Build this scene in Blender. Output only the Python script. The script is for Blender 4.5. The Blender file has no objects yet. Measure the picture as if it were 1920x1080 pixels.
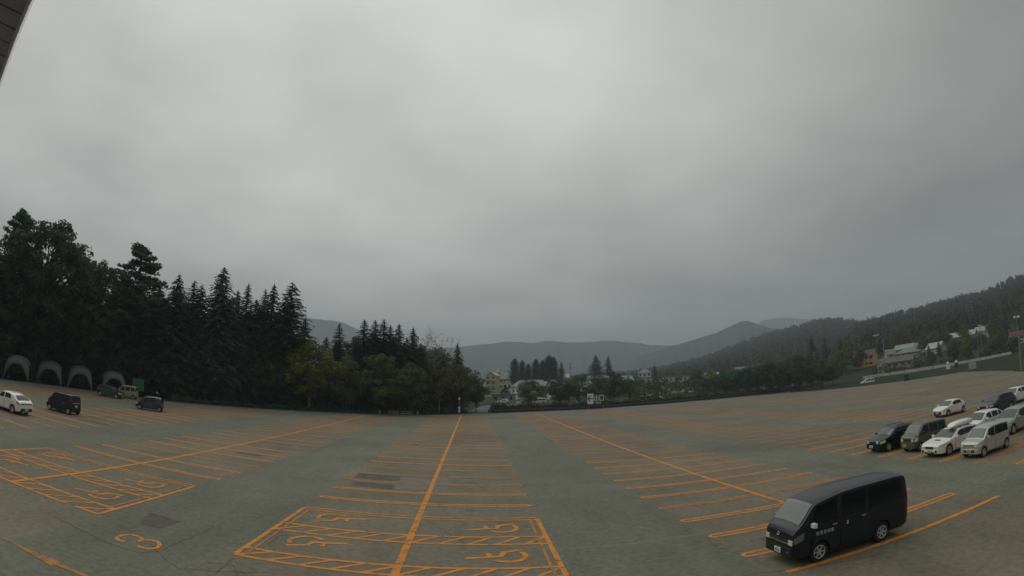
import bpy, math, random
import numpy as np
from mathutils import Vector, Matrix

# ---------------------------------------------------------------- camera, sky, sun, exposure
sc = bpy.context.scene
COL = sc.collection
R = math.radians
CAM_H = 5.918
cd = bpy.data.cameras.new('camera'); cam = bpy.data.objects.new('camera', cd); COL.objects.link(cam)
cd.type = 'PANO'; cd.panorama_type = 'FISHEYE_LENS_POLYNOMIAL'      # a wide weather-camera lens, equidistant
cd.sensor_fit = 'HORIZONTAL'; cd.sensor_width = 36.0; cd.sensor_height = 20.25
cd.fisheye_fov = R(220)
cd.fisheye_polynomial_k0 = 0; cd.fisheye_polynomial_k1 = -1 / (991.57 * 36 / 1920)
cd.fisheye_polynomial_k2 = 0; cd.fisheye_polynomial_k3 = 0; cd.fisheye_polynomial_k4 = 0
cd.shift_x = -37.36 / 1920; cd.shift_y = -104.595 / 1080
cd.clip_start = 0.02; cd.clip_end = 20000
cam.location = (0, 0, CAM_H); cam.rotation_euler = (math.pi / 2 + 0.2924, 0.0002, -0.1089)
sc.camera = cam

SUN_AZ, SUN_EL = R(-42), R(48)          # hidden behind the cloud, ahead and to the left
sun_dir = Vector((math.sin(SUN_AZ) * math.cos(SUN_EL), math.cos(SUN_AZ) * math.cos(SUN_EL), math.sin(SUN_EL)))
world = bpy.data.worlds.new('World'); sc.world = world; world.use_nodes = True
wn = world.node_tree; wn.nodes.clear()
def wnode(t, **k):
    n = wn.nodes.new(t)
    for a, b in k.items(): setattr(n, a, b)
    return n
wl = wn.links.new
w_out = wnode('ShaderNodeOutputWorld'); w_bg = wnode('ShaderNodeBackground'); wl(w_bg.outputs[0], w_out.inputs[0])
sky = wnode('ShaderNodeTexSky', sky_type='NISHITA', sun_disc=False, sun_elevation=SUN_EL, sun_rotation=SUN_AZ)
tc = wnode('ShaderNodeTexCoord'); sep = wnode('ShaderNodeSeparateXYZ'); wl(tc.outputs['Generated'], sep.inputs[0])
def wm(op, a, b=None, clamp=False):
    n = wnode('ShaderNodeMath', operation=op, use_clamp=clamp)
    for i, v in enumerate((a, b)):
        if v is None: continue
        if isinstance(v, (int, float)): n.inputs[i].default_value = v
        else: wl(v, n.inputs[i])
    return n.outputs[0]
zz = wm('ADD', wm('MAXIMUM', sep.outputs[2], 0.0), 0.16)
comb = wnode('ShaderNodeCombineXYZ'); wl(wm('DIVIDE', sep.outputs[0], zz), comb.inputs[0]); wl(wm('DIVIDE', sep.outputs[1], zz), comb.inputs[1])
def wnoise(scale, detail, rough, off):
    mp = wnode('ShaderNodeMapping'); mp.inputs['Location'].default_value = off; wl(comb.outputs[0], mp.inputs[0])
    n = wnode('ShaderNodeTexNoise'); n.inputs['Scale'].default_value = scale; n.inputs['Detail'].default_value = detail
    n.inputs['Roughness'].default_value = rough; wl(mp.outputs[0], n.inputs['Vector'])
    n.inputs['Distortion'].default_value = 0.25
    return n.outputs['Fac']
n1 = wnoise(0.55, 3.0, 0.42, (3.1, 1.7, 0)); n2 = wnoise(1.5, 5.0, 0.5, (7.7, -2.3, 0))
dot = wnode('ShaderNodeVectorMath', operation='DOT_PRODUCT'); wl(tc.outputs['Generated'], dot.inputs[0]); dot.inputs[1].default_value = sun_dir
glow = wnode('ShaderNodeMapRange', interpolation_type='SMOOTHSTEP'); wl(dot.outputs['Value'], glow.inputs[0])
glow.inputs[1].default_value = 0.10; glow.inputs[2].default_value = 1.0; glow.inputs[3].default_value = 0.255; glow.inputs[4].default_value = 0.67
cl = wm('ADD', wm('MULTIPLY', wm('SUBTRACT', n1, 0.5), 0.85), wm('MULTIPLY', wm('SUBTRACT', n2, 0.5), 0.62))
hor = wm('MULTIPLY', wm('POWER', wm('SUBTRACT', 1.0, wm('MAXIMUM', sep.outputs[2], 0.0)), 9.0), 0.07)      # thin bright cloud base near the horizon, all round
lum = wm('MAXIMUM', wm('ADD', wm('MULTIPLY', glow.outputs[0], wm('ADD', cl, 1.0)), hor), 0.1)
cc = wnode('ShaderNodeCombineColor'); wl(wm('MULTIPLY', lum, 1.0), cc.inputs[0]); wl(wm('MULTIPLY', lum, 1.005), cc.inputs[1]); wl(wm('MULTIPLY', lum, 0.94), cc.inputs[2])
mixs = wnode('ShaderNodeMix', data_type='RGBA'); mixs.inputs[0].default_value = 0.97     # the cloud deck hides nearly all of the blue
skys = wnode('ShaderNodeMix', data_type='RGBA', blend_type='MULTIPLY'); skys.inputs[0].default_value = 1.0
wl(sky.outputs[0], skys.inputs[6]); skys.inputs[7].default_value = (0.1, 0.1, 0.1, 1)
wl(skys.outputs[2], mixs.inputs[6]); wl(cc.outputs[0], mixs.inputs[7]); wl(mixs.outputs[2], w_bg.inputs[0]); w_bg.inputs[1].default_value = 1.0

sl = bpy.data.lights.new('sun', 'SUN'); so = bpy.data.objects.new('sun', sl); COL.objects.link(so)
sl.energy = 0.7; sl.angle = R(70); sl.color = (1.0, 0.96, 0.9)
so.rotation_euler = (math.pi / 2 - SUN_EL, 0, math.pi - SUN_AZ); so.location = sun_dir * 100 + Vector((0, 0, 60))
so.rotation_euler = sun_dir.to_track_quat('Z', 'Y').to_euler()

sc.view_settings.view_transform = 'Standard'; sc.view_settings.look = 'None'
sc.view_settings.exposure = 0.2; sc.view_settings.gamma = 1.0; sc.view_settings.use_curve_mapping = False
sc.render.engine = 'CYCLES'
sc.cycles.use_denoising = True
sc.cycles.max_bounces = 6; sc.cycles.diffuse_bounces = 3; sc.cycles.glossy_bounces = 3; sc.cycles.volume_bounces = 0
sc.cycles.transparent_max_bounces = 8

rng = np.random.default_rng(7); random.seed(7)

# ---------------------------------------------------------------- helpers
def tag(o, label=None, cat=None, group=None, kind=None):
    if label: o['label'] = label
    if cat: o['category'] = cat
    if group: o['group'] = group
    if kind: o['kind'] = kind
    return o
def empty(name, loc=(0, 0, 0), rz=0.0, scale=None):
    o = bpy.data.objects.new(name, None); COL.objects.link(o)
    o.location = loc; o.rotation_euler = (0, 0, rz); o.empty_display_size = 0.3
    if scale is not None: o.scale = scale if hasattr(scale, '__len__') else (scale,) * 3
    return o
def thing(name, label, cat, loc=(0, 0, 0), rz=0.0, group=None, scale=None):
    return tag(empty(name, loc, rz, scale), label, cat, group)
def mesh_obj(name, me, parent=None, loc=None, rz=None):
    o = bpy.data.objects.new(name, me); COL.objects.link(o); o.parent = parent
    if loc is not None: o.location = loc
    if rz is not None: o.rotation_euler = (0, 0, rz)
    return o
class MB:
    def __init__(s): s.v = []; s.f = []; s.m = []; s.mats = []
    def mi(s, mat):
        if mat not in s.mats: s.mats.append(mat)
        return s.mats.index(mat)
    def add(s, vs, fs, mat=None):
        b = len(s.v); s.v.extend([tuple(map(float, p)) for p in vs]); k = s.mi(mat) if mat else 0
        for f in fs: s.f.append([b + i for i in f]); s.m.append(k)
        return s
    def box(s, x0, x1, y0, y1, z0, z1, mat=None):
        return s.add([(x, y, z) for z in (z0, z1) for y in (y0, y1) for x in (x0, x1)],
                     [(0, 2, 3, 1), (4, 5, 7, 6), (0, 1, 5, 4), (2, 6, 7, 3), (0, 4, 6, 2), (1, 3, 7, 5)], mat)
    def bar(s, a, b, r, n=6, r2=None, mat=None, cap=True):
        a = Vector(a); b = Vector(b); d = (b - a)
        if d.length < 1e-6: return s
        q = d.to_track_quat('Z', 'Y'); r2 = r if r2 is None else r2; vs = []
        for p, rr in ((a, r), (b, r2)):
            for i in range(n):
                t = 2 * math.pi * i / n
                vs.append(p + q @ Vector((rr * math.cos(t), rr * math.sin(t), 0)))
        fs = [(i, (i + 1) % n, n + (i + 1) % n, n + i) for i in range(n)]
        if cap: fs += [tuple(range(n))[::-1], tuple(range(n, 2 * n))]
        return s.add(vs, fs, mat)
    def tube(s, pts, rad, n=6, mat=None):
        for i in range(len(pts) - 1):
            r1 = rad[i] if hasattr(rad, '__len__') else rad; r2 = rad[i + 1] if hasattr(rad, '__len__') else rad
            s.bar(pts[i], pts[i + 1], r1, n, r2, mat)
        return s
    def lathe(s, prof, n=20, axis='z', mat=None, c=(0, 0, 0)):
        vs = []
        for (r, h) in prof:
            for i in range(n):
                t = 2 * math.pi * i / n
                p = (r * math.cos(t), r * math.sin(t), h) if axis == 'z' else (r * math.cos(t), h, r * math.sin(t))
                vs.append((p[0] + c[0], p[1] + c[1], p[2] + c[2]))
        fs = [(k * n + i, k * n + (i + 1) % n, (k + 1) * n + (i + 1) % n, (k + 1) * n + i) for k in range(len(prof) - 1) for i in range(n)]
        return s.add(vs, fs, mat)
    def strokes(s, pts, w, z=0.0, closed=False):
        """a flat painted stroke of width w along pts (mitred)"""
        P = [Vector((p[0], p[1])) for p in pts]; n = len(P); L = []; Rr = []
        for i in range(n):
            a = P[i - 1] if (i > 0 or closed) else None; b = P[(i + 1) % n] if (i < n - 1 or closed) else None
            d1 = (P[i] - a).normalized() if a is not None else None; d2 = (b - P[i]).normalized() if b is not None else None
            if d1 is None: d1 = d2
            if d2 is None: d2 = d1
            t = (d1 + d2); t = t.normalized() if t.length > 1e-6 else d1
            nn = Vector((-t.y, t.x)); k = 1 / max(0.45, nn.dot(Vector((-d1.y, d1.x))))
            L.append(P[i] + nn * (w / 2 * k)); Rr.append(P[i] - nn * (w / 2 * k))
        vs = [(p.x, p.y, z) for p in L] + [(p.x, p.y, z) for p in Rr]
        m = n if closed else n - 1
        return s.add(vs, [(n + i, n + (i + 1) % n, (i + 1) % n, i) for i in range(m)])
    def mesh(s, name, mat=None, smooth=None):
        me = bpy.data.meshes.new(name); me.from_pydata(s.v, [], s.f)
        if s.mats:
            for m in s.mats: me.materials.append(m)
            me.polygons.foreach_set('material_index', s.m)
        elif mat: me.materials.append(mat)
        if smooth is not None:
            me.polygons.foreach_set('use_smooth', [True] * len(s.f))
            me.set_sharp_from_angle(angle=R(smooth))
        me.update(); return me
    def build(s, name, mat=None, parent=None, smooth=None, loc=None, rz=None):
        return mesh_obj(name, s.mesh(name, mat, smooth), parent, loc, rz)
def np_mesh(name, V, F, mat, smooth=False):
    """V (n,3), F (m,k) all faces with k corners"""
    V = np.asarray(V, dtype=np.float32); F = np.asarray(F, dtype=np.int32); k = F.shape[1]
    me = bpy.data.meshes.new(name)
    me.vertices.add(len(V)); me.vertices.foreach_set('co', V.ravel())
    me.loops.add(F.size); me.loops.foreach_set('vertex_index', F.ravel())
    me.polygons.add(len(F)); me.polygons.foreach_set('loop_start', np.arange(0, F.size, k, dtype=np.int32))
    me.polygons.foreach_set('loop_total', np.full(len(F), k, dtype=np.int32))
    if smooth: me.polygons.foreach_set('use_smooth', np.ones(len(F), dtype=bool))
    me.materials.append(mat); me.update(calc_edges=True); me.validate(); return me
def polar(az, d): return (d * math.sin(R(az)), d * math.cos(R(az)))

# ---------------------------------------------------------------- materials
def mat(name, col, rough=0.6, metal=0.0, spec=0.5, coat=0.0, noise=None, bump=None, objvar=0.0, emit=None, coords='Object'):
    """noise = (scale, amount, detail) value variation; bump = (scale, strength)"""
    m = bpy.data.materials.new(name); m.use_nodes = True; nt = m.node_tree; b = nt.nodes['Principled BSDF']
    b.inputs['Roughness'].default_value = rough; b.inputs['Metallic'].default_value = metal
    b.inputs['Specular IOR Level'].default_value = spec
    if coat: b.inputs['Coat Weight'].default_value = coat; b.inputs['Coat Roughness'].default_value = 0.06
    c = nt.nodes.new('ShaderNodeRGB'); c.outputs[0].default_value = (*col, 1); cur = c.outputs[0]
    tcn = nt.nodes.new('ShaderNodeTexCoord')
    def mul(cur, val):
        mx = nt.nodes.new('ShaderNodeMix'); mx.data_type = 'RGBA'; mx.blend_type = 'MULTIPLY'; mx.inputs[0].default_value = 1
        nt.links.new(cur, mx.inputs[6]); nt.links.new(val, mx.inputs[7]); return mx.outputs[2]
    if noise:
        n = nt.nodes.new('ShaderNodeTexNoise'); n.inputs['Scale'].default_value = noise[0]; n.inputs['Detail'].default_value = noise[2] if len(noise) > 2 else 3
        nt.links.new(tcn.outputs[coords], n.inputs['Vector'])
        mr = nt.nodes.new('ShaderNodeMapRange'); mr.inputs[1].default_value = 0.3; mr.inputs[2].default_value = 0.7
        mr.inputs[3].default_value = 1 - noise[1]; mr.inputs[4].default_value = 1 + noise[1]; nt.links.new(n.outputs['Fac'], mr.inputs[0])
        cur = mul(cur, mr.outputs[0])
    if objvar:
        oi = nt.nodes.new('ShaderNodeObjectInfo'); mr = nt.nodes.new('ShaderNodeMapRange'); mr.inputs[3].default_value = 1 - objvar; mr.inputs[4].default_value = 1 + objvar
        nt.links.new(oi.outputs['Random'], mr.inputs[0]); cur = mul(cur, mr.outputs[0])
        hs = nt.nodes.new('ShaderNodeHueSaturation'); mh = nt.nodes.new('ShaderNodeMapRange'); mh.inputs[3].default_value = 0.5 - 0.04 * objvar / 0.3; mh.inputs[4].default_value = 0.5 + 0.03 * objvar / 0.3
        nt.links.new(oi.outputs['Random'], mh.inputs[0]); nt.links.new(mh.outputs[0], hs.inputs['Hue']); nt.links.new(cur, hs.inputs['Color']); cur = hs.outputs[0]
    nt.links.new(cur, b.inputs['Base Color'])
    if bump:
        n = nt.nodes.new('ShaderNodeTexNoise'); n.inputs['Scale'].default_value = bump[0]; n.inputs['Detail'].default_value = 4; nt.links.new(tcn.outputs[coords], n.inputs['Vector'])
        bp = nt.nodes.new('ShaderNodeBump'); bp.inputs['Strength'].default_value = bump[1]; bp.inputs['Distance'].default_value = 0.05
        nt.links.new(n.outputs['Fac'], bp.inputs['Height']); nt.links.new(bp.outputs[0], b.inputs['Normal'])
    if emit: b.inputs['Emission Color'].default_value = (*emit[:3], 1); b.inputs['Emission Strength'].default_value = emit[3]
    return m

BLOCK0, BLOCK_P = -2.35, 16.1       # stall blocks run away from the building, one every 16.1 m
def asphalt_material():
    m = bpy.data.materials.new('asphalt'); m.use_nodes = True; nt = m.node_tree; b = nt.nodes['Principled BSDF']; L = nt.links.new
    b.inputs['Roughness'].default_value = 0.88; b.inputs['Specular IOR Level'].default_value = 0.3
    g = nt.nodes.new('ShaderNodeNewGeometry'); sp = nt.nodes.new('ShaderNodeSeparateXYZ'); L(g.outputs['Position'], sp.inputs[0])
    def nz(s, d, sx=1, sy=1, dist=0.0):
        mp = nt.nodes.new('ShaderNodeMapping'); mp.inputs['Scale'].default_value = (sx, sy, 1); L(g.outputs['Position'], mp.inputs[0])
        n = nt.nodes.new('ShaderNodeTexNoise'); n.inputs['Scale'].default_value = s; n.inputs['Detail'].default_value = d; n.inputs['Distortion'].default_value = dist
        n.inputs['Roughness'].default_value = 0.6; L(mp.outputs[0], n.inputs['Vector']); return n.outputs['Fac']
    def mr(v, a, b_, c, d):
        n = nt.nodes.new('ShaderNodeMapRange'); n.inputs[1].default_value = a; n.inputs[2].default_value = b_; n.inputs[3].default_value = c; n.inputs[4].default_value = d; L(v, n.inputs[0]); return n.outputs[0]
    def mth(op, a, b_=None):
        n = nt.nodes.new('ShaderNodeMath'); n.operation = op
        for i, v in enumerate((a, b_)):
            if v is None: continue
            if isinstance(v, (int, float)): n.inputs[i].default_value = v
            else: L(v, n.inputs[i])
        return n.outputs[0]
    # distance from the middle of the nearest block: 0 in the middle, 8.05 in the aisle
    px = mth('PINGPONG', mth('SUBTRACT', sp.outputs[0], BLOCK0), BLOCK_P / 2)
    inb = mr(px, 5.5, 5.0, 0.0, 1.0)
    wear = mth('MULTIPLY', inb, mr(nz(0.35, 5, 1, 1.6, 0.6), 0.3, 0.7, 0.3, 0.85))
    v = mth('MULTIPLY', mr(nz(0.09, 5, 1, 1, 0.8), 0.3, 0.7, 0.80, 1.20), mr(nz(0.8, 5, 1.0, 0.35), 0.3, 0.7, 0.92, 1.08))
    v = mth('MULTIPLY', v, mr(nz(26, 3), 0.25, 0.75, 0.66, 1.34))
    v = mth('MULTIPLY', v, mr(nz(4.0, 6), 0.3, 0.7, 0.80, 1.20))
    v = mth('MULTIPLY', v, mr(nz(0.5, 6, 1.4, 0.18, 0.4), 0.52, 0.72, 1.0, 0.86))      # tyre-darkened lanes
    v = mth('MULTIPLY', v, mr(nz(3.0, 4), 0.58, 0.74, 1.0, 0.72))      # oil spots
    mix = nt.nodes.new('ShaderNodeMix'); mix.data_type = 'RGBA'; L(wear, mix.inputs[0])
    mix.inputs[6].default_value = (0.156, 0.163, 0.122, 1); mix.inputs[7].default_value = (0.199, 0.161, 0.111, 1)   # old worn-off orange paint film in the stalls
    mul = nt.nodes.new('ShaderNodeMix'); mul.data_type = 'RGBA'; mul.blend_type = 'MULTIPLY'; mul.inputs[0].default_value = 1
    L(mix.outputs[2], mul.inputs[6]); L(v, mul.inputs[7]); L(mul.outputs[2], b.inputs['Base Color'])
    bp = nt.nodes.new('ShaderNodeBump'); bp.inputs['Strength'].default_value = 0.35; bp.inputs['Distance'].default_value = 0.02; L(nz(30, 3), bp.inputs['Height']); L(bp.outputs[0], b.inputs['Normal'])
    return m
def paint_material(name, col, under, wear_lo, wear_hi):
    m = bpy.data.materials.new(name); m.use_nodes = True; nt = m.node_tree; b = nt.nodes['Principled BSDF']; L = nt.links.new
    b.inputs['Roughness'].default_value = 0.8; b.inputs['Specular IOR Level'].default_value = 0.3
    g = nt.nodes.new('ShaderNodeNewGeometry')
    n = nt.nodes.new('ShaderNodeTexNoise'); n.inputs['Scale'].default_value = 2.3; n.inputs['Detail'].default_value = 7; n.inputs['Roughness'].default_value = 0.75; L(g.outputs['Position'], n.inputs['Vector'])
    r = nt.nodes.new('ShaderNodeMapRange'); r.inputs[1].default_value = wear_lo; r.inputs[2].default_value = wear_hi; n2_ = nt.nodes.new('ShaderNodeTexNoise'); n2_.inputs['Scale'].default_value = 19; n2_.inputs['Detail'].default_value = 4; L(g.outputs['Position'], n2_.inputs['Vector'])
    ad = nt.nodes.new('ShaderNodeMath'); ad.operation = 'MULTIPLY_ADD'; L(n2_.outputs['Fac'], ad.inputs[0]); ad.inputs[1].default_value = 0.34; L(n.outputs['Fac'], ad.inputs[2])
    sb = nt.nodes.new('ShaderNodeMath'); sb.operation = 'SUBTRACT'; L(ad.outputs[0], sb.inputs[0]); sb.inputs[1].default_value = 0.17; L(sb.outputs[0], r.inputs[0])
    mx = nt.nodes.new('ShaderNodeMix'); mx.data_type = 'RGBA'; L(r.outputs[0], mx.inputs[0]); mx.inputs[6].default_value = (*under, 1); mx.inputs[7].default_value = (*col, 1)
    L(mx.outputs[2], b.inputs['Base Color']); return m
M = {}
M['asphalt'] = asphalt_material()
M['paint'] = paint_material('orange_road_paint', (0.64, 0.25, 0.035), (0.19, 0.125, 0.075), 0.36, 0.49)
M['paint_old'] = paint_material('worn_orange_road_paint', (0.50, 0.21, 0.05), (0.18, 0.13, 0.09), 0.38, 0.56)
M['film'] = paint_material('worn_off_paint_film', (0.30, 0.165, 0.075), (0.19, 0.145, 0.10), 0.25, 0.8)
M['patch_dark'] = mat('dark_asphalt_patch', (0.092, 0.086, 0.072), 0.9, noise=(2, 0.3, 6))
M['patch_light'] = mat('pale_asphalt_patch', (0.165, 0.17, 0.14), 0.9, noise=(2.0, 0.15, 6))
M['crack'] = mat('crack_filler', (0.075, 0.072, 0.06), 0.9)
M['grass'] = mat('verge_grass', (0.034, 0.045, 0.02), 0.95, noise=(0.3, 0.35, 6), bump=(8, 0.6), coords='Object', spec=0.1)
M['hill'] = mat('forest_floor', (0.03, 0.042, 0.026), 1.0, noise=(0.012, 0.35, 8), spec=0.1)
M['mount'] = mat('forested_mountain', (0.028, 0.04, 0.03), 1.0, noise=(0.006, 0.3, 9), spec=0.05)
M['concrete'] = mat('concrete', (0.30, 0.30, 0.27), 0.85, noise=(1.5, 0.12))
M['kerb'] = mat('kerb_stone', (0.2, 0.2, 0.18), 0.9, noise=(3, 0.15))
M['bark'] = mat('bark', (0.06, 0.05, 0.04), 0.95, noise=(4, 0.3), bump=(9, 0.5))
M['bark_pale'] = mat('pale_bark', (0.22, 0.20, 0.16), 0.9, noise=(5, 0.35), bump=(9, 0.5))
def leafm(name, col, var=0.25):
    m = mat(name, col, 0.7, spec=0.25, noise=(0.9, 0.35, 3), objvar=var)
    nt = m.node_tree; b = nt.nodes['Principled BSDF']; out = [n for n in nt.nodes if n.type == 'OUTPUT_MATERIAL'][0]
    tr = nt.nodes.new('ShaderNodeBsdfTranslucent'); mx = nt.nodes.new('ShaderNodeMixShader'); mx.inputs[0].default_value = 0.38
    nt.links.new(b.inputs['Base Color'].links[0].from_socket, tr.inputs[0]); nt.links.new(b.outputs[0], mx.inputs[1]); nt.links.new(tr.outputs[0], mx.inputs[2]); nt.links.new(mx.outputs[0], out.inputs[0])
    return m
M['spruce'] = leafm('spruce_needles', (0.062, 0.118, 0.078), 0.2)
M['pine'] = leafm('pine_needles', (0.066, 0.122, 0.072), 0.2)
M['leaf'] = leafm('green_leaves', (0.110, 0.165, 0.058), 0.28)
M['leaf_dark'] = leafm('dark_green_leaves', (0.066, 0.122, 0.062), 0.25)
M['leaf_yellow'] = leafm('yellowing_leaves', (0.168, 0.165, 0.045), 0.25)
M['leaf_brown'] = leafm('russet_leaves', (0.125, 0.128, 0.056), 0.25)
M['leaf_poplar'] = leafm('poplar_leaves', (0.115, 0.180, 0.078), 0.2)
M['black_paint'] = mat('black_car_paint', (0.006, 0.009, 0.016), 0.3, spec=0.4, coat=0.2)
M['navy_paint'] = mat('dark_blue_car_paint', (0.018, 0.022, 0.035), 0.28, coat=0.6)
M['dark_paint'] = mat('charcoal_car_paint', (0.022, 0.026, 0.026), 0.3, coat=0.6)
M['olive_paint'] = mat('olive_car_paint', (0.075, 0.080, 0.055), 0.35, coat=0.4)
M['white_paint'] = mat('white_car_paint', (0.80, 0.80, 0.76), 0.25, coat=0.6)
M['cream_paint'] = mat('pearl_white_car_paint', (0.78, 0.77, 0.69), 0.25, coat=0.6)
M['silver_paint'] = mat('silver_car_paint', (0.48, 0.48, 0.44), 0.3, metal=0.35, coat=0.6)
M['grey_paint'] = mat('grey_car_paint', (0.32, 0.33, 0.30), 0.3, metal=0.3, coat=0.6)
M['tan_paint'] = mat('beige_car_paint', (0.36, 0.32, 0.22), 0.35, coat=0.5)
M['glass'] = mat('car_glass', (0.060, 0.088, 0.074), 0.05, spec=0.8)
M['glass_tint'] = mat('tinted_car_glass', (0.006, 0.007, 0.010), 0.08, spec=0.35)
M['plastic'] = mat('black_plastic', (0.016, 0.017, 0.018), 0.55)
M['chrome'] = mat('chrome', (0.65, 0.65, 0.63), 0.18, metal=1.0)
M['alloy'] = mat('alloy_wheel', (0.55, 0.55, 0.50), 0.35, metal=0.5)
M['tyre'] = mat('tyre_rubber', (0.014, 0.014, 0.015), 0.85)
M['lamp'] = mat('headlamp_lens', (0.62, 0.62, 0.52), 0.12, spec=0.8)
M['lamp_dim'] = mat('headlamp_side_lens', (0.17, 0.16, 0.11), 0.12, spec=0.8)
M['lamp_yellow'] = mat('yellowed_headlamp_lens', (0.62, 0.60, 0.44), 0.15, spec=0.8)
M['tail'] = mat('tail_lamp_lens', (0.20, 0.012, 0.012), 0.2, spec=0.7)
M['plate_w'] = mat('white_number_plate', (0.75, 0.76, 0.70), 0.5)
M['plate_y'] = mat('yellow_number_plate', (0.72, 0.48, 0.03), 0.5)
M['plate_ink'] = mat('plate_green_ink', (0.05, 0.16, 0.10), 0.5)
M['white_ink'] = mat('white_lettering', (0.7, 0.7, 0.66), 0.6)

# ---------------------------------------------------------------- ground, lot, hills
def interp_el(tab, a):
    return float(np.interp(a, [t[0] for t in tab], [t[1] for t in tab]))
EL_D = [(30, 3.0), (36, 4.2), (41, 4.6), (43.4, 5.0), (46.9, 5.15), (49.8, 5.3), (52.8, 5.55), (55.7, 5.7), (57.5, 6.0), (60, 6.3), (66, 7.6), (75, 8.6), (95, 7.0), (120, 5.0)]
EL_C = [(4, 0.7), (10, 1.3), (12.1, 1.5), (16.7, 1.65), (20.7, 2.1), (24.7, 2.85), (28.2, 3.9), (31.8, 4.8), (35.3, 5.3), (37.6, 5.6), (39.9, 5.35), (41.6, 4.9), (46, 4.0), (54, 3.0), (70, 2.0)]
EL_B = [(14, 2.4), (19, 3.4), (21.3, 4.0), (23.7, 4.5), (26, 5.0), (27.5, 5.6), (28.9, 6.05), (29.8, 6.0), (30.6, 5.6), (32.3, 5.0), (36, 4.4), (42, 3.8), (50, 3.0)]
EL_A = [(-14, 3.2), (-8, 3.6), (-4, 3.95), (-1.1, 4.3), (0.6, 4.5), (3.5, 4.9), (6.4, 4.75), (8.1, 5.0), (9.8, 4.8), (12.1, 4.75), (13.9, 4.9), (16.2, 4.7), (17.9, 4.5), (19, 4.2), (21.3, 4.05), (23.6, 4.25), (26, 4.6), (30, 5.0), (36, 4.2)]
EL_L = [(-34, 5.0), (-26, 5.8), (-20, 6.4), (-17.6, 6.25), (-16.2, 6.25), (-14.4, 6.15), (-12.7, 5.6), (-10, 4.6), (-6, 3.4)]
EL_P = [(24, 3.2), (28, 4.6), (31.3, 5.9), (33, 6.05), (34.7, 5.8), (38, 5.2), (44, 4.2)]
D_D, D_C = 820.0, 1150.0
TREE_H = {'D': 10.0, 'C': 12.0}
def hill_z(az, d):
    """height of the wooded hillside on the right above the flat ground"""
    z = 0.0
    t = min(1.0, max(0.0, (d - 165) / (D_D - 165)))
    zr = max(0.0, CAM_H + D_D * math.tan(R(interp_el(EL_D, az))) - TREE_H['D'])
    fade = min(1.0, max(0.0, (az - 33) / 9.0)); fade = fade * fade * (3 - 2 * fade)
    z = max(z, zr * fade * (t ** 1.25 if d <= D_D else max(0.0, 1 - (d - D_D) / 900.0)))
    t = min(1.0, max(0.0, (d - 330) / (D_C - 330)))
    zr = max(0.0, CAM_H + D_C * math.tan(R(interp_el(EL_C, az))) - TREE_H['C'])
    fade = min(1.0, max(0.0, (az - 3) / 6.0))
    z = max(z, zr * fade * (t ** 1.15 if d <= D_C else max(0.0, 1 - (d - D_C) / 900.0)))
    return z
def gz(x, y):
    return hill_z(math.degrees(math.atan2(x, y)), math.hypot(x, y)) if (x > 0 and y > -50) else 0.0

# the flat ground, one sheet to the horizon
V = []; F = []
radii = [0, 20, 60, 120, 200, 400, 800, 1600, 3000, 4600]
n = 72
for r in radii:
    for i in range(n):
        t = 2 * math.pi * i / n; V.append((r * math.cos(t), r * math.sin(t), -0.06))
for k in range(len(radii) - 1):
    for i in range(n): F.append((k * n + i, k * n + (i + 1) % n, (k + 1) * n + (i + 1) % n, (k + 1) * n + i))
mb = MB(); mb.v = V; mb.f = F[n:] + [tuple(range(n, 2 * n))]; mb.m = [0] * len(mb.f)
g = mb.build('ground', M['grass']); tag(g, kind='structure')
def vnoise(x, y, s, seed=0):
    return (math.sin(x / s * 1.3 + seed) * math.cos(y / s * 1.1 + 1.7 * seed) + 0.5 * math.sin(x / s * 2.7 + y / s * 2.1 + seed * 3.1) + 0.25 * math.sin(x / s * 5.3 - y / s * 4.7 + seed)) / 1.75
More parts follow.
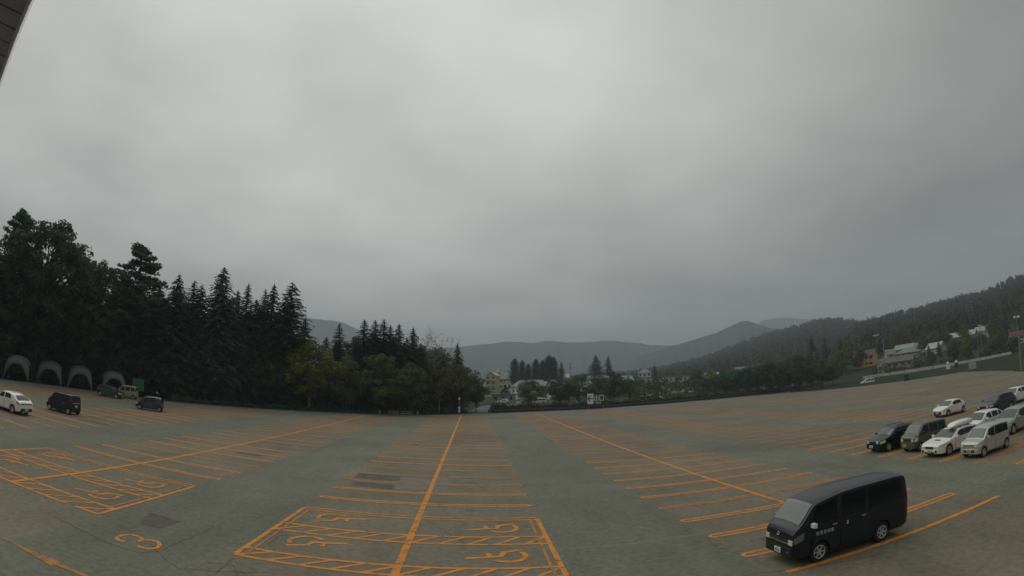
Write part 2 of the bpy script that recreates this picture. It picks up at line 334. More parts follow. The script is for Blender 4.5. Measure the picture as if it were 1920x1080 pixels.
# wooded hillside on the right, rising from behind the town
azs = np.arange(3, 121, 0.75); ds = np.concatenate([np.arange(150, 420, 15), np.arange(420, 1250, 40), np.arange(1250, 2000, 90)])
V = []; F = []
for d in ds:
    for a in azs:
        x, y = polar(a, d); z = hill_z(a, d); k = min(1, z / 25)
        V.append((x, y, z - (0.25 if z <= 0 else 0) + k * 4.0 * vnoise(x, y, 60, 2)))
na = len(azs)
for i in range(len(ds) - 1):
    for j in range(na - 1): F.append((i * na + j, i * na + j + 1, (i + 1) * na + j + 1, (i + 1) * na + j))
tag(mesh_obj('hillside', np_mesh('hillside', V, F, M['hill'], True)), kind='structure')
def ridge(name, tab, D, front, back, amp, seed):
    a0, a1 = tab[0][0], tab[-1][0]; azs = np.arange(a0, a1 + 0.01, 0.16); V = []; F = []
    ts = list(np.linspace(0, 1, 34)) + [1.05, 1.15, 1.4, 2.0]
    rr_ = np.random.default_rng(int(seed * 10))
    for t in ts:
        d = D - front * (1 - t) if t <= 1 else D + back * (t - 1)
        for a in azs:
            zr = CAM_H + D * math.tan(R(interp_el(tab, a)))
            e = min(1, (a - a0) / 4, (a1 - a) / 4); e = max(0, e); zr *= e * e * (3 - 2 * e) * .85 + .15 if e < 1 else 1
            s = t ** 1.35 if t <= 1 else max(0, 1 - (t - 1))
            x, y = polar(a, d)
            spur = amp * (0.7 * math.sin(a * 2.1 + seed + 1.5 * math.sin(t * 5 + a * .4)) + 0.5 * math.sin(a * 5.3 + seed * 2 + 3 * t)) * math.sin(math.pi * min(t, 1)) 
            rough = amp * 0.10 * vnoise(x, y, 45, seed) + rr_.normal(0, .4) * (1 if t > .05 else 0)
            V.append((x, y, max(-1, zr * s + spur + rough)))
    na = len(azs)
    for i in range(len(ts) - 1):
        for j in range(na - 1): F.append((i * na + j, i * na + j + 1, (i + 1) * na + j + 1, (i + 1) * na + j))
    return tag(mesh_obj(name, np_mesh(name, V, F, M['mount'], True)), kind='structure')
ridge('mountain', EL_A, 3000, 1100, 500, 26, 1.0)
ridge('mountain', EL_B, 2250, 800, 500, 20, 2.3)
ridge('mountain', EL_L, 3300, 1100, 500, 26, 4.1)
ridge('mountain', EL_P, 4200, 900, 300, 20, 0.4)

# the parking lot: one asphalt sheet
LOT = [(-75, -30), (-61, 44), (-59.6, 49.3), (-59, 56), (-57.5, 60.5), (-53.5, 66), (-46.5, 70.9), (-40.7, 77.8), (-34, 84.7), (-26.8, 91.4), (-18, 95.8), (-8.9, 102.4), (-2.4, 110.0), (1.5, 114.8), (14, 124.2), (28.1, 131.8), (45.4, 142.5), (66, 151.5), (88, 157.0), (108, 160.5), (127, 163.5), (142, 163), (149, 156), (151, 146), (133, 104), (119, 84), (103.5, 65.6), (96, 57), (88, -30)]
mb = MB(); mb.add([(x, y, 0.0) for x, y in LOT], [tuple(range(len(LOT)))])
lot = mb.build('parking_lot', M['asphalt']); tag(lot, kind='structure')
# kerb along the edge, real step
KERB = LOT[2:27]
mb = MB()
for i in range(len(KERB) - 1):
    a = Vector(KERB[i]); b = Vector(KERB[i + 1]); d = (b - a).normalized(); nrm = Vector((-d.y, d.x)) * 0.2
    q = [a, b, b + nrm, a + nrm]; mb.add([(p.x, p.y, z) for z in (-0.06, 0.12) for p in q], [(4, 5, 6, 7), (0, 1, 5, 4), (2, 3, 7, 6), (1, 2, 6, 5), (0, 4, 7, 3)])
mb.build('kerb', M['kerb'], lot)
# pale gutter strip inside the far kerb
mb = MB(); GP = LOT[11:23]
for i in range(len(GP) - 1):
    a = Vector(GP[i]); b = Vector(GP[i + 1]); d = (b - a).normalized(); nrm = Vector((d.y, -d.x)); q = [a + nrm * .02, b + nrm * .02, b + nrm * 1.1, a + nrm * 1.1]
    mb.add([(p.x, p.y, 0.003) for p in q], [(3, 2, 1, 0)])
mb.build('gutter', mat('pale_gutter', (0.21, 0.21, 0.165), .9, noise=(.4, .2, 5)), lot)
# exit road leaving the lot, and a pale apron strip at the far edge
mb = MB(); mb.add([(-1.6, 110.4, -0.02), (3.2, 116.2, -0.02), (6.5, 150, -0.02), (30, 230, -0.02), (22, 232, -0.02), (1, 152, -0.02)], [(0, 1, 2, 3, 4, 5)])
mb.build('road', mat('road_asphalt', (0.10, 0.10, 0.095), 0.9, noise=(0.5, 0.15)), None); tag(bpy.data.objects['road'], kind='structure')

# ---------------------------------------------------------------- painted markings (flat parts of the lot)
ZP = 0.010
def paint(name, mb, m='paint'): return mb.build(name, M[m], lot)
def hairpin(x0, x1, y, gap=0.38, w=0.15, m='paint'):
    mb = MB(); r = gap / 2
    if gap <= 0: mb.strokes([(x0, y), (x1, y)], w, ZP)
    else:
        pts = [(x1 - r + r * math.cos(t), y + r * math.sin(t)) for t in np.linspace(-math.pi / 2, math.pi / 2, 7)]
        pts += [(x0 + r + r * math.cos(t), y + r * math.sin(t)) for t in np.linspace(math.pi / 2, 3 * math.pi / 2, 7)]
        mb.strokes(pts, w, ZP, closed=True)
        fm_ = MB(); fm_.strokes([(x0 + r, y), (x1 - r, y)], gap - w * .9, ZP - .003); fm_.build('paint_film', M['film'], lot)
    return paint('stall_line', mb, m)
def y_far(x):
    xs = [p[0] for p in LOT[2:22]]; ys = [p[1] for p in LOT[2:22]]
    return float(np.interp(x, xs, ys))
def y_near(x):
    pass
blocks = []     # centre x, half length, first row, last row
PITCH = 2.7
count = 0
def block(cx, L, y0, y1, skip=(), old=None):
    global count
    k = 0; y = y0
    while y <= y1:
        if k not in skip:
            j = random.uniform(-.05, .05)
            hairpin(cx - L + j, cx + L + random.uniform(-.05, .05), y, m=('paint_old' if (old is None and random.random() < .35) or old else 'paint')); count += 1
        k += 1; y += PITCH
def centre(cx, y0, y1, w=0.26):
    mb = MB(); mb.strokes([(cx, y0), (cx, y1)], w, ZP + 0.004); paint('centre_line', mb)
block(-2.35, 5.12, 23.10 + PITCH, 106); centre(-2.35, 6, 108.5)
block(13.65, 5.19, 15.32, 119); centre(13.65, 13.3, 121)
block(-18.6, 5.2, 26.35, 91); centre(-18.6, 16.1, 92)
block(-34.7, 5.2, 24.7, 78); centre(-34.7, 16, 80, .16)
block(29.75, 5.2, 15.4, 128); centre(29.75, 12, 128, .16)
block(45.85, 5.2, 26.2, 134); centre(45.85, 22, 136, .16)
block(61.95, 5.2, 30.9, 144, old=True); block(78.05, 5.2, 36.3, 148, old=True); block(94.15, 5.2, 60, 152, old=True)
block(110.3, 5.2, 90, 156, old=True); block(-50.8, 5.2, 38, 60, old=True)
mb = MB(); mb.strokes([(8.75, 13.13), (19.2, 12.98)], 0.24, ZP); paint('stall_line', mb)
# blocks for disabled drivers
def sym(cx, cy, flip):
    s = -1 if flip else 1
    T = lambda p: (cx + s * p[0], cy + s * p[1])
    mb = MB()
    mb.strokes([T(p) for p in [(-0.98, -0.58), (-0.32, -0.28), (-0.24, 0.16), (0.98, 0.42)]], 0.19, ZP)
    mb.strokes([T(p) for p in [(0.16, 0.22), (0.22, -0.2)]], 0.18, ZP + .001)
    arc = [(-0.92, -0.30), (-1.04, 0.02), (-1.02, 0.34), (-0.82, 0.66), (-0.5, 0.80), (-0.14, 0.72), (0.02, 0.60)]
    mb.strokes([T(p) for p in arc], 0.19, ZP + .002)
    paint('wheelchair_symbol', mb)
def disabled(cx, x0, x1, rows, skipgap=False):
    top, a1, a0, b1, b0 = rows
    for x in (x0, x1):
        s = 1 if x == x0 else -1
        mb = MB(); mb.strokes([(x, b0), (x, top)], 0.18, ZP + .002); paint('bay_side_line', mb)
        mb = MB(); mb.strokes([(x + s * .32, b0 + .1), (x + s * .32, top - .1)], 0.11, ZP + .002); paint('bay_side_line', mb, 'paint_old')
    for dy in (0.16, -0.22):
        mb = MB(); mb.strokes([(x0, top + dy), (x1, top + dy)], 0.12, ZP); paint('bay_line', mb)
    for (hi, lo) in ((a1, a0), (b1, b0)):
        mb = MB(); mb.strokes([(x0, hi), (x1, hi)], 0.165, ZP); paint('bay_line', mb)
        if skipgap and lo == b0:
            for p in ((x0, -15.15), (-14.7, x1)):
                mb = MB(); mb.strokes([(p[0], lo), (p[1], lo)], 0.165, ZP); paint('bay_line', mb)
        else: mb = MB(); mb.strokes([(x0, lo), (x1, lo)], 0.165, ZP); paint('bay_line', mb)
        for side in (x0, cx):
            for k in range(5):
                xt = side + 1.0 + 1.03 * k
                if xt > side + (x1 - x0) / 2 + .1: break
                mb = MB(); mb.strokes([(xt, hi - .02), (xt - .92, lo + .02)], 0.15, ZP + .001); paint('hatch_line', mb)
    for (cy, off) in (((top + a1) / 2 + .1, 0), ((a0 + b1) / 2 + .15, 0)):
        sym(cx - 3.05, cy, False); sym(cx + 3.05, cy - .05, True)
disabled(-2.35, -7.5, 2.74, (23.1, 20.2, 19.2, 16.5, 15.6))
disabled(-18.65, -23.85, -13.5, (23.75, 20.9, 19.9, 17.22, 16.05), True)
# the number 3 and the arrow
mb = MB(); mb.strokes([(-10.89, 14.24), (-11.15, 14.2), (-11.34, 14.42), (-11.36, 14.7), (-11.2, 15.0), (-10.95, 15.07), (-10.72, 14.98), (-10.58, 14.8), (-10.56, 14.58)], 0.15, ZP)
mb.strokes([(-10.60, 14.84), (-10.39, 15.05), (-10.11, 15.08), (-9.89, 14.87), (-9.78, 14.5), (-9.92, 14.22), (-10.33, 14.15)], 0.15, ZP + .001)
paint('lot_number_three', mb)
mb = MB(); mb.add([(-13.9, 10.98, ZP), (-13.0, 11.06, ZP), (-12.1, 11.12, ZP), (-10.98, 11.22, ZP), (-10.98, 11.10, ZP), (-9.2, 11.04, ZP), (-9.2, 10.92, ZP), (-10.98, 10.88, ZP), (-11.0, 10.73, ZP), (-12.1, 10.92, ZP), (-13.0, 11.0, ZP), (-13.9, 10.9, ZP)], [tuple(range(12))[::-1]])
paint('direction_arrow', mb, 'paint_old')
# patches, seams, cracks, drain covers
def patch(name, pts, m, z=0.003):
    mb = MB(); mb.add([(x, y, z) for x, y in pts], [tuple(range(len(pts)))]); o = mb.build(name, M[m], lot)
    if o.data.polygons[0].normal.z < 0: o.data.flip_normals()
    return o
patch('asphalt_patch', [(-12.35, 18.0), (-10.75, 17.85), (-10.85, 16.4), (-11.75, 16.3)], 'patch_dark')
patch('asphalt_patch', [(-7.3, 33.9), (-4.5, 33.6), (-4.45, 31.75), (-7.1, 31.8)], 'patch_dark')
patch('asphalt_patch', [(-6.95, 30.7), (-4.4, 30.45), (-4.4, 29.1), (-6.7, 29.4)], 'patch_dark')
patch('asphalt_patch', [(-4.42, 33.2), (-2.5, 33.0), (-2.6, 29.3), (-4.35, 29.2)], 'patch_light')
patch('asphalt_patch', [(-2.2, 34.6), (-1.3, 34.4), (-1.5, 29.2), (-2.2, 29.2)], 'patch_light')
patch('asphalt_patch', [(2.4, 18.62), (5.9, 18.55), (8.8, 18.75), (8.8, 18.5), (5.9, 18.3), (2.4, 18.37)], 'patch_light')
patch('asphalt_patch', [(-33.2, 36.6), (-30.4, 37.2), (-29.6, 38.6), (-31.8, 38.1)], 'patch_dark')
patch('asphalt_patch', [(-16.9, 36.0), (-15.0, 36.0), (-15.0, 36.6), (-16.9, 36.7)], 'patch_dark')
patch('drain_cover', [(-2.0, 55.2), (-.9, 55.2), (-.9, 56.5), (-2.0, 56.5)], 'patch_dark')
patch('drain_cover', [(10.2, 85), (11.6, 85), (11.6, 87.2), (10.2, 87.2)], 'patch_dark')
def crack(pts, w=0.035, jit=0.05):
    P = []
    for i in range(len(pts) - 1):
        a, b = np.array(pts[i]), np.array(pts[i + 1]); n = max(2, int(np.linalg.norm(b - a) / 0.3))
        for k in range(n): P.append(tuple(a + (b - a) * k / n + rng.normal(0, jit, 2) * (k > 0)))
    P.append(pts[-1]); mb = MB(); mb.strokes(P, w, 0.005); mb.build('crack', M['crack'], lot)
crack([(-14.2, 14.3), (-12.4, 13.95), (-10.9, 13.7), (-9.9, 13.7), (-9.6, 14.2), (-9.5, 16.5), (-9.45, 18.6)])
crack([(-15.2, 16.4), (-14.4, 15.9), (-13.8, 17.4)], 0.03); crack([(-7.2, 13.5), (-7.35, 15.2)], 0.028, .06); crack([(-7.9, 14.4), (-7.1, 14.6), (-6.6, 13.8)], 0.022, .06)
crack([(-6.8, 17.1), (-7.0, 18.3), (-6.6, 18.7)], 0.035, .08); crack([(9.2, 26.4), (16, 26.5)], .03); crack([(20, 11.2), (24, 9.4), (30, 9.9)], .04); crack([(-28, 19.5), (-21, 12.5)], .04)
crack([(2.9, 25.6), (8.6, 26.2)], .03, .06); crack([(2.5, 31), (8.4, 31.2)], .03, .05); crack([(-13, 29.5), (-8, 30.2)], .03, .05); crack([(3.2, 12.8), (8.0, 13.6), (12, 12.2)], .03, .06); crack([(20.5, 14), (21.5, 22), (21.2, 34)], .03, .08)

gq = np.random.default_rng(31)
for _ in range(46):
    x, y = gq.uniform(-26, 34), gq.uniform(9.5, 46); a = gq.choice([0.0, math.pi / 2]) + gq.normal(0, .5); L_c = gq.uniform(.8, 4.5); a2 = a + gq.normal(0, .4)
    crack([(x, y), (x + L_c * .5 * math.cos(a), y + L_c * .5 * math.sin(a)), (x + L_c * math.cos(a2), y + L_c * math.sin(a2))], gq.uniform(.015, .03), .06)
M['stain'] = mat('oil_stain', (0.105, 0.103, 0.088), 0.75, noise=(4, 0.25, 5))
for _ in range(60):
    bx = gq.choice([-34.7, -18.6, -2.35, 13.65, 29.75]); x = bx + gq.choice([-1, 1]) * gq.uniform(1.2, 4.2); y = 15.3 + 2.7 * gq.integers(0, 16) + 1.35 + gq.normal(0, .25); r0 = gq.uniform(.12, .42)
    if abs(bx + 18.6) < 9 and y < 25 and bx < 5: continue
    pts = [(x + r0 * gq.uniform(.6, 1.25) * math.cos(t), y + r0 * gq.uniform(.6, 1.25) * math.sin(t)) for t in np.linspace(0, 2 * math.pi, 11)[:-1]]
    patch('oil_stain', pts, 'stain', .002)

# ---------------------------------------------------------------- the building the camera hangs on: only a corner of its eave is in view
eave = thing('station_building', 'corner of a slatted grey eave with a pale metal edge overhead', 'building')
P0 = Vector((-1.942, 1.2134)); dv = Vector((-0.8167, 0.5534)).normalized(); nv = Vector((-dv.y, dv.x))     # nv: away from the building
if nv.x * -1 + nv.y * 0 > 0: nv = -nv
inn = -nv       # towards the building
M['soffit'] = mat('grey_soffit_board', (0.36, 0.32, 0.42), 0.6, noise=(5, 0.15)); M['fascia'] = mat('pale_metal_edge', (0.55, 0.52, 0.56), 0.4)
M['stucco'] = mat('grey_stucco', (0.34, 0.33, 0.31), 0.9, noise=(3, 0.1), bump=(30, 0.3))
ZE = CAM_H + 1.3
def ebox(mb, t0, t1, s0, s1, z0, z1):
    q = [P0 + dv * t + inn * s for s in (s0, s1) for t in (t0, t1)]
    return mb.add([(p.x, p.y, z) for z in (z0, z1) for p in q], [(0, 2, 3, 1), (4, 5, 7, 6), (0, 1, 5, 4), (2, 6, 7, 3), (0, 4, 6, 2), (1, 3, 7, 5)])
k = 0; t = -4.0
while t < 3.0:
    mb = MB(); ebox(mb, t, t + 0.145, 0.019, 1.3, ZE, ZE + 0.02); mb.build('soffit_slat', M['soffit'], eave); t += 0.16
mb = MB(); ebox(mb, -4, 3.0, 0.02, 1.35, ZE + 0.022, ZE + 0.2); mb.build('roof', M['plastic'], eave)
mb = MB(); ebox(mb, -4, 3.0, 0.0, 0.018, ZE - 0.006, ZE + 0.22); mb.build('fascia', M['fascia'], eave)
mb = MB(); ebox(mb, -4, 3.0, 1.2, 1.4, 0.0, ZE + 0.018); mb.build('wall', M['stucco'], eave)

# ---------------------------------------------------------------- vehicles
def smooth_interp(tab, xs, k=0.05):
    X = [t[0] for t in tab]; Z = [t[1] for t in tab]
    return (np.interp(xs - k, X, Z) + 2 * np.interp(xs, X, Z) + np.interp(xs + k, X, Z)) / 4
class Shell:
    """car body surface: stations along the length, sections across"""
    def __init__(s, sp):
        s.sp = sp; s.L = sp['L']; s.W = sp['W'] / 2
    def sec(s, x, arch=True):
        sp = s.sp; L = s.L; xa = np.array([x]); top = float(smooth_interp(sp['top'], xa)[0]); belt = float(smooth_interp(sp['belt'], xa)[0])
        nf, tf, nl, tl = sp.get('plan', (0.80, 0.90, 0.55, 0.35))
        w = s.W
        if x < nl: w *= 1 - (1 - nf) * ((nl - x) / nl) ** 2.4
        if x > L - tl: w *= 1 - (1 - tf) * ((x - L + tl) / tl) ** 2.2
        zl = sp.get('sill', 0.24)
        if x < .25: zl += .05 * (1 - x / .25)
        if x > L - .3: zl += .10 * (1 - (L - x) / .3)
        if arch:
            for xw in sp['wheels']:
                Ra = sp['r'] * 1.13; dx = abs(x - xw)
                if dx < Ra: zl = max(zl, sp['r'] + math.sqrt(Ra * Ra - dx * dx))
        belt = min(belt, top - 0.05); ze = top - min(sp.get('edge', 0.09), 0.5 * (top - belt))
        zl = min(zl, belt - .05)
        zm = zl + .5 * (belt - zl) if zl > .5 else sp.get('sill', .24) + .5 * (belt - sp.get('sill', .24))
        tum = sp.get('tumble', 0.2); we = .975 * w - tum * max(0, ze - belt) - .01
        return [(.86 * w, zl), (.975 * w, zl + .03), (w, zm), (.975 * w, belt), (we, ze), (max(.05, we - .14), top - .026), (.55 * max(.05, we - .14), top - .008), (0.0, top)]
    def stations(s):
        xs = set(np.linspace(0, s.L, 34).tolist())
        for xw in s.sp['wheels']:
            for a in np.linspace(0, math.pi, 13): xs.add(xw + s.sp['r'] * 1.13 * math.cos(a) * .999)
            xs.add(xw - s.sp['r'] * 1.135); xs.add(xw + s.sp['r'] * 1.135)
        for t in s.sp['top']: xs.add(t[0])
        for e in (.02, .05, .1, .16): xs.add(e); xs.add(s.L - e)
        return sorted(x for x in xs if 0 <= x <= s.L)
    def body(s):
        mb = MB(); xs = s.stations(); rows = []
        for x in xs:
            h = s.sec(x); rows.append([(x, -y, z) for y, z in h] + [(x, y, z) for y, z in h[-2::-1]])
        k = len(rows[0])
        for r in rows: mb.v.extend(r)
        for i in range(len(rows) - 1):
            for j in range(k - 1): mb.f.append([i * k + j, (i + 1) * k + j, (i + 1) * k + j + 1, i * k + j + 1]); mb.m.append(0)
        mb.f.append(list(range(k))); mb.m.append(0)
        b = (len(rows) - 1) * k; mb.f.append(list(range(b, b + k))[::-1]); mb.m.append(0)
        return mb
    def side(s, x, t, sg, off, lo=3, hi=4):
        h = s.sec(x, False); a, b = h[lo], h[hi]; y = a[0] + (b[0] - a[0]) * t; z = a[1] + (b[1] - a[1]) * t
        dy = (b[0] - a[0]); dz = (b[1] - a[1]); l = math.hypot(dy, dz) or 1
        return (x, sg * (y + off * abs(dz) / l), z + off * (-dy) / l)
    def side_patch(s, c, sg, off=0.008, lo=3, hi=4, nx=10, nt=3, clip=False):
        """c = four (x,t): front bottom, rear bottom, rear top, front top"""
        mb = MB(); vs = []
        for j in range(nt + 1):
            v = j / nt
            for i in range(nx + 1):
                u = i / nx
                x = (1 - v) * ((1 - u) * c[0][0] + u * c[1][0]) + v * ((1 - u) * c[3][0] + u * c[2][0])
                t = (1 - v) * ((1 - u) * c[0][1] + u * c[1][1]) + v * ((1 - u) * c[3][1] + u * c[2][1])
                p = s.side(x, t, sg, off, lo, hi)
                if clip:
                    for xw in s.sp['wheels']:
                        Ra = s.sp['r'] * 1.16; dx = abs(x - xw)
                        if dx < Ra: p = (p[0], p[1], max(p[2], s.sp['r'] + math.sqrt(Ra * Ra - dx * dx)))
                vs.append(p)
        fs = [(j * (nx + 1) + i, j * (nx + 1) + i + 1, (j + 1) * (nx + 1) + i + 1, (j + 1) * (nx + 1) + i) for j in range(nt) for i in range(nx)]
        if sg > 0: fs = [f[::-1] for f in fs]
        return mb.add(vs, fs)
    def topz(s, x, q):
        h = s.sec(x, False); a, b = h[5], h[7]; y = a[0] * q; return y, b[1] + (a[1] - b[1]) * q * q
    def top_patch(s, x0, x1, q0=-.93, q1=.93, off=.012, nx=9, ny=6, narrow=0.0):
        vs = []
        for i in range(nx + 1):
            u = i / nx; x = x0 + (x1 - x0) * u
            for j in range(ny + 1):
                q = q0 + (q1 - q0) * j / ny; y, z = s.topz(x, q)
                e = .02; z1 = s.topz(min(s.L, x + e), q)[1]; z0 = s.topz(max(0, x - e), q)[1]; nx_, nz_ = -(z1 - z0) / (2 * e), 1.0; l = math.hypot(nx_, nz_)
                vs.append((x + off * nx_ / l, y, z + off * nz_ / l))
        mb = MB(); k = ny + 1
        return mb.add(vs, [(i * k + j, (i + 1) * k + j, (i + 1) * k + j + 1, i * k + j + 1) for i in range(nx) for j in range(ny)])
WHEEL = {}
def wheel_meshes():
    if WHEEL: return WHEEL
    n = 28
    mb = MB(); mb.lathe([(0.60, -.30), (0.93, -.33), (1.0, -.24), (1.0, .24), (0.93, .33), (0.60, .30), (0.60, -.30)], n, 'y'); WHEEL['tyre'] = mb.mesh('tyre', M['tyre'], 40)
    mb = MB(); mb.lathe([(0.66, -.30), (0.60, -.33), (0.56, -.28), (0.60, -.05)], n, 'y')
    for i in range(6):
        a = 2 * math.pi * i / 6; ca, sa = math.cos(a), math.sin(a)
        def P(r, w, y): return (r * ca - w * sa, y, r * sa + w * ca)
        vs = [P(.1, -.10, -.27), P(.1, .10, -.27), P(.60, .07, -.30), P(.60, -.07, -.30), P(.1, -.10, -.16), P(.1, .10, -.16), P(.60, .07, -.2), P(.60, -.07, -.2)]
        mb.add(vs, [(3, 2, 1, 0), (0, 1, 5, 4), (1, 2, 6, 5), (2, 3, 7, 6), (3, 0, 4, 7)])
    mb.lathe([(0.0, -.29), (0.15, -.28), (0.17, -.2)], 12, 'y'); WHEEL['rim'] = mb.mesh('rim', M['alloy'], 40)
    mb = MB(); mb.lathe([(0.0, -.12), (0.60, -.12)], n, 'y'); WHEEL['backing'] = mb.mesh('rim_backing', M['plastic'])  # black backing disc that puts darkness into the gaps between the spokes
    return WHEEL
def vehicle(name, label, cat, sp, loc, rz=0.0, group=None):
    """local x: nose at -L/2, tail at +L/2"""
    t = thing(name, label, cat, (loc[0], loc[1], loc[2] if len(loc) > 2 else 0.004), rz, group)
    L, W = sp['L'], sp['W']; S = Shell(sp); ox = (-L / 2, 0, 0); paint_ = M[sp['paint']]; glass = M[sp.get('glass', 'glass_tint')]
    body = S.body().build('body', paint_, t, 32, loc=ox)
    if sp.get('roof_paint'): S.top_patch(sp['roof'][0], sp['roof'][1], -1, 1, .006).build('roof_panel', M[sp['roof_paint']], t, 60, loc=ox)
    mb = MB(); r = sp['r']; x1, x2 = sp['wheels']; hw = W / 2
    mb.box(.25, L - .3, -hw * .70, hw * .70, .2, sp['belt'][0][1] - .25); mb.box(x1 + r * 1.2, x2 - r * 1.2, -hw * .86, hw * .86, .2, .5)
    mb.build('underbody', M['plastic'], t, loc=ox)
    wm_ = wheel_meshes()
    for xw in sp['wheels']:
        for sg in (-1, 1):
            w = mesh_obj('wheel', wm_['tyre'], t, (xw - L / 2, sg * (hw - r * .36), r)); w.scale = (r, r, r)
            if sg > 0: w.rotation_euler = (0, 0, math.pi)
            mesh_obj('rim', wm_['rim'], w); mesh_obj('rim_backing', wm_['backing'], w)
    for (a, b) in sp.get('windshield', []): S.top_patch(a, b, -1.08, 1.08, ny=10).build('windshield', M['glass'], t, 60, loc=ox)
    for (a, b) in sp.get('rear_window', []): S.top_patch(a, b, -.97, .97).build('rear_window', glass, t, 60, loc=ox)
    for sg in (-1, 1):
        for c in sp['windows']:
            S.side_patch(((c[0], .10), (c[1], .10), (c[2], .90), (c[3], .90)), sg).build('side_window', M['glass_tint'], t, 60, loc=ox)
        for (a, b) in sp.get('doors', []):
            for (lo, hi, t0, t1) in ((1, 2, .25, 1.0), (2, 3, 0.0, 1.0)):
                pass
            sm = MB()
            for lo, hi, t0, t1 in ((2, 3, -0.75, 1.0),):
                p = S.side_patch(((a - .012, t0 - .02), (b + .012, t0 - .02), (b + .012, t1), (a - .012, t1)), sg, .003, lo, hi, 18, 5, True); sm.add(p.v, p.f)
            sm.build('door_seam', M['plastic'], t, loc=ox)
            d = S.side_patch(((a, -.74), (b, -.74), (b, 1.0), (a, 1.0)), sg, .007, 2, 3, 18, 5, True).build('door', paint_, t, 60, loc=ox)
            hx = b - .22 if sp.get('handle_rear', True) else a + .22
            p = S.side(hx, sp.get('handle_t', .62), sg, .012, 2, 3); mb = MB(); mb.box(hx - .1, hx + .1, min(p[1], p[1] + sg * .025), max(p[1], p[1] + sg * .025), p[2] - .018, p[2] + .018); mb.build('door_handle', M[sp.get('handle', sp['paint'])], d)
        # mirror
        mx = sp['mirror'][0]; p = S.side(mx, .12, sg, 0.0); mb = MB(); y0 = p[1]; zc = p[2] + sp['mirror'][1]
        mb.box(mx - .02, mx + .04, min(y0 - sg * .02, y0 + sg * .09), max(y0 - sg * .02, y0 + sg * .09), zc - .03, zc + .0)
        mb.add([(mx - .09 + .03 * (1 - abs(c)), y0 + sg * (.06 + .19 * u), zc - .04 + .14 * v) for c in (0,) for u in (0, 1) for v in (0, 1)] + [(mx + .07, y0 + sg * (.06 + .19 * u), zc - .05 + .15 * v) for u in (0, 1) for v in (0, 1)],
               [(0, 1, 3, 2), (4, 6, 7, 5), (0, 2, 6, 4), (1, 5, 7, 3), (0, 4, 5, 1), (2, 3, 7, 6)])
        o = mb.build('wing_mirror', M[sp.get('mirror_mat', sp['paint'])], t, loc=ox)
        bv = o.modifiers.new('b', 'BEVEL'); bv.width = .045; bv.segments = 3
        # lamps wrap round the corners
        h = sp['head']; S.side_patch(((h[0], h[2]), (h[1], h[2] + h[4]), (h[1], h[3] + h[4] * .3), (h[0], h[3])), sg, .010, 2, 3, 6, 3).build('headlight', M[sp.get('lamp', 'lamp')], t, 60, loc=ox)
        q = sp['tail']; S.side_patch(((q[0], q[2]), (q[1], q[2]), (q[1], q[3]), (q[0], q[3])), sg, .010, q[4], q[4] + 1, 5, 3).build('tail_light', M['tail'], t, 60, loc=ox)
    # end caps: boxes standing a little proud of the nose and tail
    def capbox(nm, m, y0, y1, z0, z1, rear=False, proud=.02, depth=.05, par=None, bev=.012):
        x = L + proud - depth if rear else -proud; mb = MB(); mb.box(x, x + depth, y0, y1, z0, z1); o = mb.build(nm, M[m], t if par is None else par, loc=ox if par is None else None)
        if bev: b_ = o.modifiers.new('b', 'BEVEL'); b_.width = bev; b_.segments = 2
        return o
    for item in sp.get('front', []): capbox(*item)
    for item in sp.get('back', []): capbox(*item, rear=True)
    for rear, zc, yc, m, pr in sp.get('plates', []):
        o = capbox('number_plate', m, yc - .165, yc + .165, zc - .083, zc + .083, rear, pr, .03, bev=0)
        x = (L + pr + .0035) if rear else (-pr - .0035); mb = MB()
        for k, (ya, yb) in enumerate(((-.12, -.08), (-.06, -.02), (.02, .06), (.08, .12))): mb.box(x - .002, x + .002, yc + ya, yc + yb, zc - .05, zc + .02)
        mb.box(x - .002, x + .002, yc - .07, yc + .07, zc + .04, zc + .06)
        mb.build('plate_characters', M['plate_ink'] if m == 'plate_w' else M['plastic'], o)
    return t, S, ox
V_VAN = dict(L=4.88, W=1.74, paint='black_paint', r=.345, wheels=(.98, 3.64), sill=.27, tumble=.13, plan=(.86, .95, .5, .2), edge=.06,
    top=[(0, .96), (.02, 1.10), (.06, 1.20), (.22, 1.33), (.72, 1.90), (.88, 1.96), (1.3, 2.04), (1.9, 2.13), (2.6, 2.16), (4.3, 2.15), (4.70, 2.11), (4.80, 1.98), (4.88, 1.30)], belt=[(0, 1.00), (.3, 1.17), (1.0, 1.20), (4.9, 1.24)],
    windshield=[(.245, .75)], rear_window=[(4.81, 4.865)], windows=[(.56, 1.66, 1.64, .84), (1.82, 2.88, 2.86, 1.84), (2.98, 4.56, 4.50, 2.98)],
    doors=[(.66, 1.72), (1.80, 2.94)], handle='chrome', handle_t=.88, mirror=(.60, .03), mirror_mat='white_paint', glass='glass_tint',
    head=(.03, .34, .30, .84, .05), lamp='lamp_dim', tail=(4.70, 4.86, -.2, .9, 2),
    front=[('grille', 'chrome', -.52, .52, .735, .785, ), ('grille', 'plastic', -.54, .54, .80, .86), ('bumper', 'plastic', -.72, .72, .33, .62), ('headlight', 'lamp_yellow', .53, .745, .72, .89), ('headlight', 'lamp_yellow', -.745, -.53, .72, .89), ('fog_lamp', 'lamp', .48, .56, .44, .50), ('fog_lamp', 'lamp', -.56, -.48, .44, .50)],
    plates=[(False, .47, 0, 'plate_w', .045)], back=[('bumper', 'black_paint', -.76, .76, .36, .60)])
vt, S, ox = vehicle('parked_van', 'black high roof van with white wing mirrors parked on an orange line', 'van', V_VAN, (11.42, 14.07), R(1.0))
